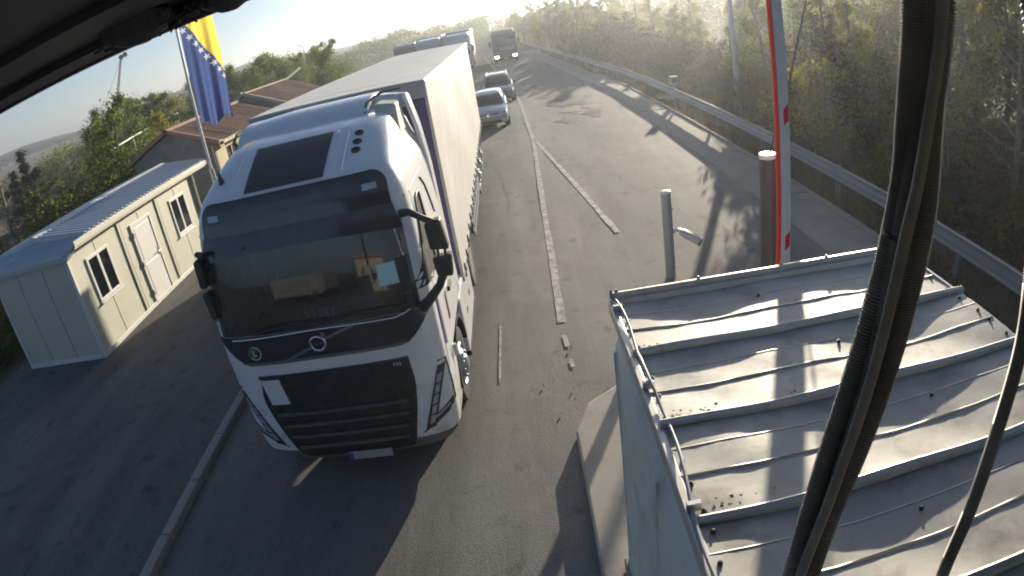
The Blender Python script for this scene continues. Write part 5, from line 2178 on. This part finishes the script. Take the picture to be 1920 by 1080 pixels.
truck('oncoming_lorry', 'dark lorry with lit headlights coming down the middle of the road', (2.98, 58.8, 0), 'truck_dark', 'truck_dark', 'truck_roof_sunlit', lit=True, Hc=3.25, Hb=3.4, Lb=6)
truck('queuing_lorry', 'pale blue lorry with bright side, its top showing right behind the trailer', (-1.62, 58.5, 0), 'truck_pale', 'curtain_white', 'truck_pale', Hc=3.6, Hb=4.1, Lb=9, group='lorries queuing in the distance')
truck('queuing_lorry', 'grey lorry farther left in the distant queue behind the trailer roof', (-4.75, 60.0, 0), 'truck_grey', 'truck_grey', 'truck_pale', Hc=3.6, Hb=4.0, Lb=9, group='lorries queuing in the distance')
truck('queuing_lorry', 'dark lorry at the left end of the distant queue', (-7.9, 64.0, 0), 'truck_dark', 'grey_plastic', 'truck_grey', Hc=3.5, Hb=3.7, Lb=9, group='lorries queuing in the distance')

# ================================================================ VEGETATION
NR = np.random.RandomState(11)


def leaf_mesh(name, cen, size, m, flat=0.0, aspect=.55):
    """one small bent rhombus per centre"""
    n = len(cen)
    d1 = NR.normal(size=(n, 3))
    d1[:, 2] *= (1 - flat)
    d1 /= np.linalg.norm(d1, axis=1)[:, None]
    d2 = np.cross(d1, NR.normal(size=(n, 3)))
    d2 /= np.linalg.norm(d2, axis=1)[:, None]
    s = (size * NR.uniform(.55, 1.35, n))[:, None]
    v = np.stack([cen - d1 * s * .5, cen + d2 * s * aspect * .5, cen + d1 * s * .5, cen - d2 * s * aspect * .5], 1).reshape(-1, 3)
    me = bpy.data.meshes.new(name)
    me.vertices.add(4 * n)
    me.vertices.foreach_set('co', v.astype(np.float32).ravel())
    me.loops.add(4 * n)
    me.loops.foreach_set('vertex_index', np.arange(4 * n, dtype=np.int32))
    me.polygons.add(n)
    me.polygons.foreach_set('loop_start', np.arange(0, 4 * n, 4, dtype=np.int32))
    me.polygons.foreach_set('loop_total', np.full(n, 4, dtype=np.int32))
    me.materials.append(M[m])
    me.update(calc_edges=True)
    return me


def make_tree(seed, h, spread, nleaf, lsize, m, bark, bare=.25, lean=.05, clump=.35, narrow=False, stems=1):
    r = random.Random(seed)
    wood = MB()
    tips = []
    for s_ in range(stems):
        bx, by = (0, 0) if stems == 1 else (r.uniform(-.3, .3) * spread * .4, r.uniform(-.3, .3) * spread * .4)
        lx, ly = r.uniform(-lean, lean) * h + bx * 1.5, r.uniform(-lean, lean) * h + by * 1.5
        hh = h * (1 if s_ == 0 else r.uniform(.65, 1))
        path = [Vector((bx + lx * t + .03 * h * sin(t * 5 + seed) * t, by + ly * t + .02 * h * cos(t * 4 + seed) * t, hh * t)) for t in [i / 7 for i in range(8)]]
        r0 = .018 * hh + .02
        wood.tube(path, [r0 * (1 - .88 * i / 7) for i in range(8)], 7)
        nb = int(7 + h * 1.6) if stems == 1 else int(3 + h * 1.2)
        for k in range(nb):
            t = bare + (1 - bare) * (k + r.random()) / nb
            f = t * 7
            i = min(int(f), 6)
            p = path[i].lerp(path[i + 1], f - i)
            a = r.uniform(0, 2 * pi)
            L = spread * (.35 + .65 * r.random()) * (1.05 - .75 * ((t - bare) / (1 - bare)) ** (1.4 if not narrow else .8))
            up = r.uniform(.25, .9)
            d = Vector((cos(a), sin(a), up)).normalized()
            e = p + d * L
            mid = p.lerp(e, .5) + Vector((0, 0, -.04 * L))
            rb = r0 * (1 - .85 * t) * .5 + .008
            wood.tube([p, mid, e], [rb, rb * .6, .006], 5, cap=False)
            tips.append((e, L * .5))
            tips.append((mid, L * .4))
            for j in range(3):
                q0 = p.lerp(e, r.uniform(.35, .95))
                d2 = (d + Vector((r.uniform(-1, 1), r.uniform(-1, 1), r.uniform(-.3, .9)))).normalized()
                e2 = q0 + d2 * L * r.uniform(.25, .5)
                wood.tube([q0, e2], [.010, .004], 4, cap=False)
                tips.append((e2, L * .35))
        tips.append((path[-1], spread * .2))
    c = []
    w = [max(.05, t[1]) for t in tips]
    tot = sum(w)
    for (p, rad), wi in zip(tips, w):
        k = int(nleaf * wi / tot * r.choice([.4, .8, 1.0, 1.5]))
        if k:
            c.append(np.array(p) + NR.normal(size=(k, 3)) * np.array([rad, rad, rad * .8]) * clump * 1.2)
    cen = np.concatenate(c)
    cen = cen[cen[:, 2] > .1]
    tm = wood.build('trunk', bark, None, smooth=60)
    lm = leaf_mesh('crown', cen, lsize, m)
    me = tm.data
    bpy.data.objects.remove(tm)
    return me, lm, h


TT = {
    'olive': make_tree(1, 6, 1.7, 5200, .15, 'leaf_olive', 'bark', .22),
    'olive2': make_tree(2, 6, 1.5, 4200, .15, 'leaf_olive', 'bark', .3, .1),
    'yellow': make_tree(3, 6, 1.5, 3800, .15, 'leaf_yellow', 'bark', .3, .08),
    'brown': make_tree(9, 6, 1.5, 3200, .14, 'leaf_brown', 'bark', .25, .08),
    'thin': make_tree(4, 6, 1.0, 1400, .13, 'leaf_yellow', 'bark', .4, .12, narrow=True),
    'bare': make_tree(5, 6, 1.6, 350, .11, 'leaf_brown', 'bark_pale', .3, .06),
    'green': make_tree(6, 6, 1.9, 6000, .15, 'leaf_green', 'bark', .12),
    'fullgreen': make_tree(31, 6, 2.2, 11000, .13, 'leaf_green', 'bark', .1, clump=.6),
    'fullolive': make_tree(32, 6, 2.0, 9500, .13, 'leaf_far', 'bark', .12, clump=.6),
    'fullyellow': make_tree(33, 6, 1.8, 8500, .13, 'leaf_yellow', 'bark', .15, clump=.55),
    'conifer': make_tree(8, 6, 1.5, 15000, .13, 'leaf_conifer', 'bark', .03, .02, narrow=True, clump=.6),
}
BB = {
    'brush': make_tree(21, 2.2, 1.1, 2600, .11, 'leaf_brown', 'bark', .1, .2, stems=6),
    'brushgreen': make_tree(22, 2.2, 1.2, 3600, .11, 'leaf_olive', 'bark', .08, .2, stems=6),
    'brushyellow': make_tree(23, 2.2, 1.1, 3200, .11, 'leaf_yellow', 'bark', .08, .2, stems=6),
    'greenbush': make_tree(24, 2.2, 1.2, 4200, .11, 'leaf_green', 'bark', .05, .2, stems=6),
}


def plant(kind, x, y, h, label, cat, group, name, wide=1.0, z=None):
    tm, lm, h0 = TT.get(kind) or BB[kind]
    t = thing(name, label, cat, (x, y, gz(x, y) - .05 if z is None else z), rnd.uniform(0, 2 * pi), group)
    s = h / h0
    t.scale = (s * wide, s * wide, s)
    for nm, me in (('trunk' if cat == 'tree' else 'stem', tm), ('crown' if cat == 'tree' else 'foliage', lm)):
        o = bpy.data.objects.new(nm, me)
        COL.objects.link(o)
        o.parent = t
    return t


WOODR = 'trees of the wood behind the guardrail'
LAB = {'brown': 'brown leaved tree', 'olive': 'leafy olive green tree', 'olive2': 'leaning olive green tree', 'yellow': 'yellowing autumn tree',
       'thin': 'slender thin crowned tree', 'bare': 'nearly bare pale tree', 'green': 'dense green tree'}


def zone(y):
    return ('beside the booth' if y < 4 else 'level with the barrier boom' if y < 11 else 'opposite the lorry cab' if y < 16 else 'near the steel pole' if y < 20 else
            'beside the small pale cabinet' if y < 25 else 'opposite the silver hatchback' if y < 31 else 'past the dark estate car' if y < 40 else 'at the start of the bend')


def maxtop(x, y):
    """keep the sun path over the wood open, as the lit lorry and cabin in the photo show"""
    if y < 20:
        return .43 * (x - bend(y) - 1.2) - .3
    if y < 50:
        return .42 * (x - bend(y) - 8.2) - .1
    return .40 * (x - bend(y) - 3.4) - .3


kinds = ['olive', 'yellow', 'brown', 'olive2', 'bare', 'thin', 'yellow', 'olive']
k = 0
for row, (x0, step) in enumerate(((13.2, 3.4), (16.0, 3.6), (19.5, 4.2), (23.5, 5.0))):
    y = 3.0 + row * 1.3 + (0 if row else 4)
    while y < 48:
        x = x0 + rnd.uniform(-1.1, 1.1)
        g0 = gz(x, y)
        mt = min(maxtop(x, y), 9)
        if mt < 2.6:
            y += step * .6
            continue
        h = mt * rnd.uniform(.86, 1.04) - g0
        if 9 < y < 20 and row < 2:
            h *= 1.15
        kd = kinds[k % 8] if rnd.random() < .8 else rnd.choice(kinds)
        plant(kd, x, y, max(3.4, h), LAB[kd] + ' ' + ('at the edge of the wood', 'further into the wood', 'deep in the wood', 'far back in the wood')[row] + ' ' + zone(y), 'tree', WOODR, 'tree', rnd.uniform(.75, 1.0))
        k += 1
        y += step * rnd.uniform(.75, 1.25)
# taller, thicker trees along the bend, which shade the far road
k = 0
for row, x0 in enumerate((11.0, 14.0, 18.0)):
    y = 49 + row * 2
    while y < 128:
        x = x0 + bend(y) + rnd.uniform(-.8, .8) + (.6 if y > 80 else 0)
        d = math.hypot(x - 2.3, y + 5.4)
        h = 4.6 + d * rnd.uniform(-.004, .016) - gz(x, y) + row * .5
        kd = ['thin', 'yellow', 'olive', 'bare', 'olive2', 'yellow'][k % 6]
        plant(kd, x, y, h, LAB[kd] + ' ' + (('lining the road', 'behind the first row', 'in the back row')[row] + (' just short of the oncoming lorry' if y < 66 else ' just past the oncoming lorry' if y < 90 else ' at the far end of the bend')), 'tree', 'trees lining the bend', 'tree', rnd.uniform(.8, 1.1))
        k += 1
        y += rnd.uniform(4.2, 7.0)
# a few nearest trees on the right edge of the view
plant('bare', 13.0, 4.5, 5.6, 'bare twiggy tree at the right end of the wood, beside the hanging conduits', 'tree', None, 'tree', 1.0)
plant('bare', 16.5, 7.0, 6.6, 'tall bare tree with fine twigs against the sky at the right edge', 'tree', None, 'tree', 1.0)
# brush along the guardrail
LB = {'brush': 'brown leafless brush just behind the guardrail', 'brushgreen': 'olive green bush just behind the guardrail', 'brushyellow': 'yellowing bush just behind the guardrail', 'greenbush': 'fresh green bush just behind the guardrail'}
thick_c, thick_l = [], []
y = -3.0
k = 0
while y < 60:
    for x0 in (10.7, 12.3, 14.6):
        x = x0 + bend(y) + rnd.uniform(-.4, .5)
        g0 = gz(x, y)
        if y < 10:
            top = rnd.uniform(.6, 1.5)
        elif y < 16.5:
            top = rnd.uniform(1.9, 3.0)
        elif y < 40:
            top = rnd.uniform(.4, .9) if x0 < 11 else rnd.uniform(.8, 1.5)
        else:
            top = rnd.uniform(1.2, 3.0)
        if x0 > 14:
            top += .6
        kd = ['brush', 'brushgreen', 'brush', 'brushyellow', 'brush', 'brushgreen', 'brush'][k % 7]
        if x0 < 11:
            plant(kd, x, y + rnd.uniform(-.5, .5), max(.7, top - g0), LB[kd] + ' ' + zone(y), 'bush', 'bushes behind the guardrail', 'bush', rnd.uniform(.9, 1.25))
        else:                                         # the thicket behind them reads as one mass
            for me, acc in zip(BB[kd][:2], (thick_l, thick_c)):
                co = np.empty(len(me.vertices) * 3)
                me.vertices.foreach_get('co', co)
                co = co.reshape(-1, 3) * (max(.7, top - g0) / 2.2) * np.array([1.1, 1.1, 1])
                aa = rnd.uniform(0, 6.28)
                rot = np.array([[cos(aa), -sin(aa), 0], [sin(aa), cos(aa), 0], [0, 0, 1]])
                acc.append((co @ rot.T + np.array([x, y + rnd.uniform(-.5, .5), g0 - .05]), [tuple(p.vertices) for p in me.polygons]))
        k += 1
    y += rnd.uniform(1.5, 2.1)


for nm, acc, m in (('thicket', thick_c, 'leaf_brown'), ('thicket_stems', thick_l, 'bark')):
    q = MB()
    for co, fs in acc:
        q.add(co.tolist(), fs)
    stuff(q.build(nm, m))


def belt(name, pts, depth, h0, h1, n, lsize, m, seed=0, low=0.0):
    """mass of foliage along a polyline, with a bumpy top"""
    pts = np.array(pts, float)
    seg = np.linalg.norm(np.diff(pts, axis=0), axis=1)
    cum = np.concatenate([[0], np.cumsum(seg)])
    t = NR.uniform(0, cum[-1], n)
    px = np.interp(t, cum, pts[:, 0])
    py = np.interp(t, cum, pts[:, 1])
    nrm = np.hypot(px - 2.3, py + 5.4)
    q = NR.uniform(0, 1, n)
    x = px + (px - 2.3) / nrm * depth * q
    y = py + (py + 5.4) / nrm * depth * q
    hh = h0 + (h1 - h0) * (.5 + .28 * np.sin(t * .23 + seed) + .2 * np.sin(t * .71 + seed * 2) + .16 * np.sin(t * 1.9 + q * 6)) + NR.normal(size=n) * .06 * h1
    z = low + (hh - low) * NR.uniform(0, 1, n) ** .75
    keep = np.sin(x * 1.1 + seed) * np.sin(y * .9) * np.sin(z * 1.7 + seed) > -.35
    g = np.array([gz(a, b) for a, b in zip(x[keep], y[keep])])
    o = bpy.data.objects.new(name, leaf_mesh(name, np.stack([x[keep], y[keep], z[keep] + g], 1), lsize, m))
    COL.objects.link(o)
    return stuff(o)


belt('woodland', [(21, -8), (22, 4), (23, 15), (24, 30), (25, 50)], 18, 5.2, 8.2, 48000, .22, 'leaf_yellow', 1, 3.4)
belt('woodland', [(20, -8), (21, 4), (22, 15), (23, 30), (24, 50)], 12, 3.4, 4.6, 36000, .22, 'leaf_brown', 4)
belt('woodland', [(30, 55), (28, 80), (24, 110)], 14, 5.0, 9.0, 40000, .3, 'leaf_olive', 9)
belt('woodland', [(14, 50), (11.5, 80), (9, 110), (5, 150)], 16, 4.0, 7.0, 50000, .27, 'leaf_yellow', 2)
belt('woodland', [(1, 135), (-12, 130), (-28, 118), (-42, 100), (-52, 88)], 22, 4.0, 7.0, 60000, .36, 'leaf_far', 3)
belt('woodland', [(-22, 62), (-30, 58), (-40, 50), (-48, 42), (-55, 30)], 14, 2.4, 5.2, 60000, .24, 'leaf_far', 4)
belt('woodland', [(-9, 150), (20, 180), (60, 190), (110, 150)], 30, 4, 8, 40000, .5, 'leaf_far', 5)
belt('undergrowth', [(10.2, -4), (10.3, 8), (10.4, 20), (10.4, 34), (9.0, 50)], 10, .15, .75, 30000, .12, 'leaf_brown', 6)
belt('undergrowth', [(-12.5, 3), (-13, 12), (-14, 22), (-16, 34), (-20, 48)], 16, .3, 1.6, 42000, .14, 'leaf_olive', 7)
belt('undergrowth', [(-11, 2), (-12, 8)], 14, .2, 1.0, 12000, .12, 'leaf_brown', 8)
# dry grass on the verge
n = 26000
yy = NR.uniform(-5, 60, n)
xx = 9.0 + NR.gamma(1.6, .42, n) + np.array([bend(v) for v in yy])
patchy = np.sin(yy * 1.3) * np.sin(xx * 3.1 + yy * .4) + NR.uniform(-.8, .8, n) > -.25
xx, yy = xx[patchy], yy[patchy]
zz = np.array([gz(a, b) for a, b in zip(xx, yy)])
hgt = NR.uniform(.04, .22, len(xx))
ang = NR.uniform(0, 2 * pi, len(xx))
ln = NR.normal(size=(len(xx), 2)) * hgt[:, None] * .5
w = .012
v = np.stack([np.stack([xx - np.cos(ang) * w, yy - np.sin(ang) * w, zz], 1), np.stack([xx + np.cos(ang) * w, yy + np.sin(ang) * w, zz], 1),
              np.stack([xx + ln[:, 0], yy + ln[:, 1], zz + hgt], 1)], 1).reshape(-1, 3)
me = bpy.data.meshes.new('dry_grass')
me.from_pydata(v.tolist(), [], [(3 * i, 3 * i + 1, 3 * i + 2) for i in range(len(xx))])
me.materials.append(M['straw'])
o = bpy.data.objects.new('dry_grass', me)
COL.objects.link(o)
stuff(o)

# left: scrub, bushes and trees behind the cabin
LG = 'trees and bushes beyond the cabin'
plant('fullgreen', -12.9, 15.4, 5.7, 'broad feathery green tree rising behind the cabin roof', 'tree', None, 'tree', .95)
plant('fullolive', -14.6, 17.2, 5.3, 'olive tree left of the feathery green one behind the cabin', 'tree', None, 'tree', .95)
plant('fullyellow', -12.2, 18.4, 4.6, 'yellow green tree between the cabin roof and the grey gable', 'tree', None, 'tree', .9)
plant('conifer', -31.5, 29.5, 5.2, 'dark green conifer standing alone on the far left', 'tree', None, 'tree', 1.1)
plant('conifer', -33.8, 30.2, 4.0, 'smaller dark conifer close beside the lone one', 'tree', None, 'tree', 1.3)
plant('bare', -25.0, 20.0, 6.8, 'bare pale tree at the left edge of the view', 'tree', None, 'tree', 1.0)
plant('bare', -37.0, 35.0, 5.5, 'thin bare tree left of the dark conifer', 'tree', None, 'tree', .9)
for x, y, h, kd in ((-12.4, 9.8, 2.3, 'brushyellow'), (-13.2, 7.2, 2.6, 'greenbush'), (-13.9, 11.8, 3.4, 'greenbush'), (-15.6, 9.0, 2.8, 'brush'), (-11.6, 5.4, 1.6, 'greenbush'),
                    (-12.8, 4.2, 1.8, 'brushyellow'), (-16.5, 6.0, 2.6, 'brushyellow'), (-18.0, 12.0, 2.6, 'brush'), (-17.0, 15.5, 3.4, 'brushgreen'), (-12.0, 13.0, 3.0, 'brushgreen'),
                    (-11.6, 16.2, 3.0, 'brushyellow'), (-20.5, 9.5, 2.4, 'brushyellow'), (-20.0, 17.5, 3.0, 'brush'), (-22.5, 13.0, 2.2, 'brushgreen'), (-24.0, 22.0, 3.0, 'brushgreen'),
                    (-14.5, 5.6, 2.0, 'brush'), (-12.2, 11.4, 2.6, 'brushyellow'), (-13.0, 20.5, 3.8, 'greenbush'), (-14.8, 23.5, 3.6, 'brushgreen'), (-11.2, 2.6, 1.4, 'brushyellow')):
    lab = {'brushyellow': 'yellow green bush', 'greenbush': 'fresh green bush', 'brush': 'brown leafless bush', 'brushgreen': 'olive bush'}[kd]
    lab += ' right behind the cabin' if x > -13.3 and y < 10 else ' between the cabin and the pipe railing' if x > -15 and y < 14 else ' under the pipe railing' if y > 14 and x > -15 else ' far out in the scrub' if x < -18 else ' in the middle of the scrub'
    plant(kd, x, y, h, lab + ', low' * (h < 2.2), 'bush', 'bushes in the scrub beyond the cabin', 'bush', 1.15)
k = 0
for i in range(44):
    a = R(-37 + 33 * i / 43 + rnd.uniform(-1, 1))
    d = rnd.uniform(38, 62)
    x, y = 2.3 + d * sin(a), -5.4 + d * cos(a)
    if x > -11:
        continue
    h = 4.6 + d * rnd.uniform(.004, .024) - gz(x, y)
    kd = ['fullolive', 'fullgreen', 'bare', 'fullyellow', 'fullolive', 'fullgreen'][k % 6]
    k += 1
    plant(kd, x, y, h, {'fullolive': 'broad olive green tree', 'fullgreen': 'bushy green tree', 'bare': 'bare grey tree', 'fullyellow': 'pale yellow tree'}[kd] + (' in the hazy line left of the flag' if i < 14 else ' in the hazy line between flag and brown roofs' if i < 26 else ' in the hazy line above the trailer roof') + (', tall' if h > 5.6 else ''), 'tree', 'trees beyond the brown roofs', 'tree', rnd.uniform(.9, 1.2))

# ================================================================ HAZE
q = MB()
q.box(-1600, 1600, -700, 1600, -6, 34)
hz = q.build('haze', None)
stuff(hz)
m = bpy.data.materials.new('haze')
m.use_nodes = True
t = m.node_tree
t.nodes.remove(t.nodes['Principled BSDF'])
pv = t.nodes.new('ShaderNodeVolumePrincipled')
pv.inputs['Color'].default_value = (.88, .93, 1.0, 1)
pv.inputs['Density'].default_value = .0016
pv.inputs['Anisotropy'].default_value = .68
t.links.new(pv.outputs[0], t.nodes['Material Output'].inputs['Volume'])
hz.data.materials.append(m)
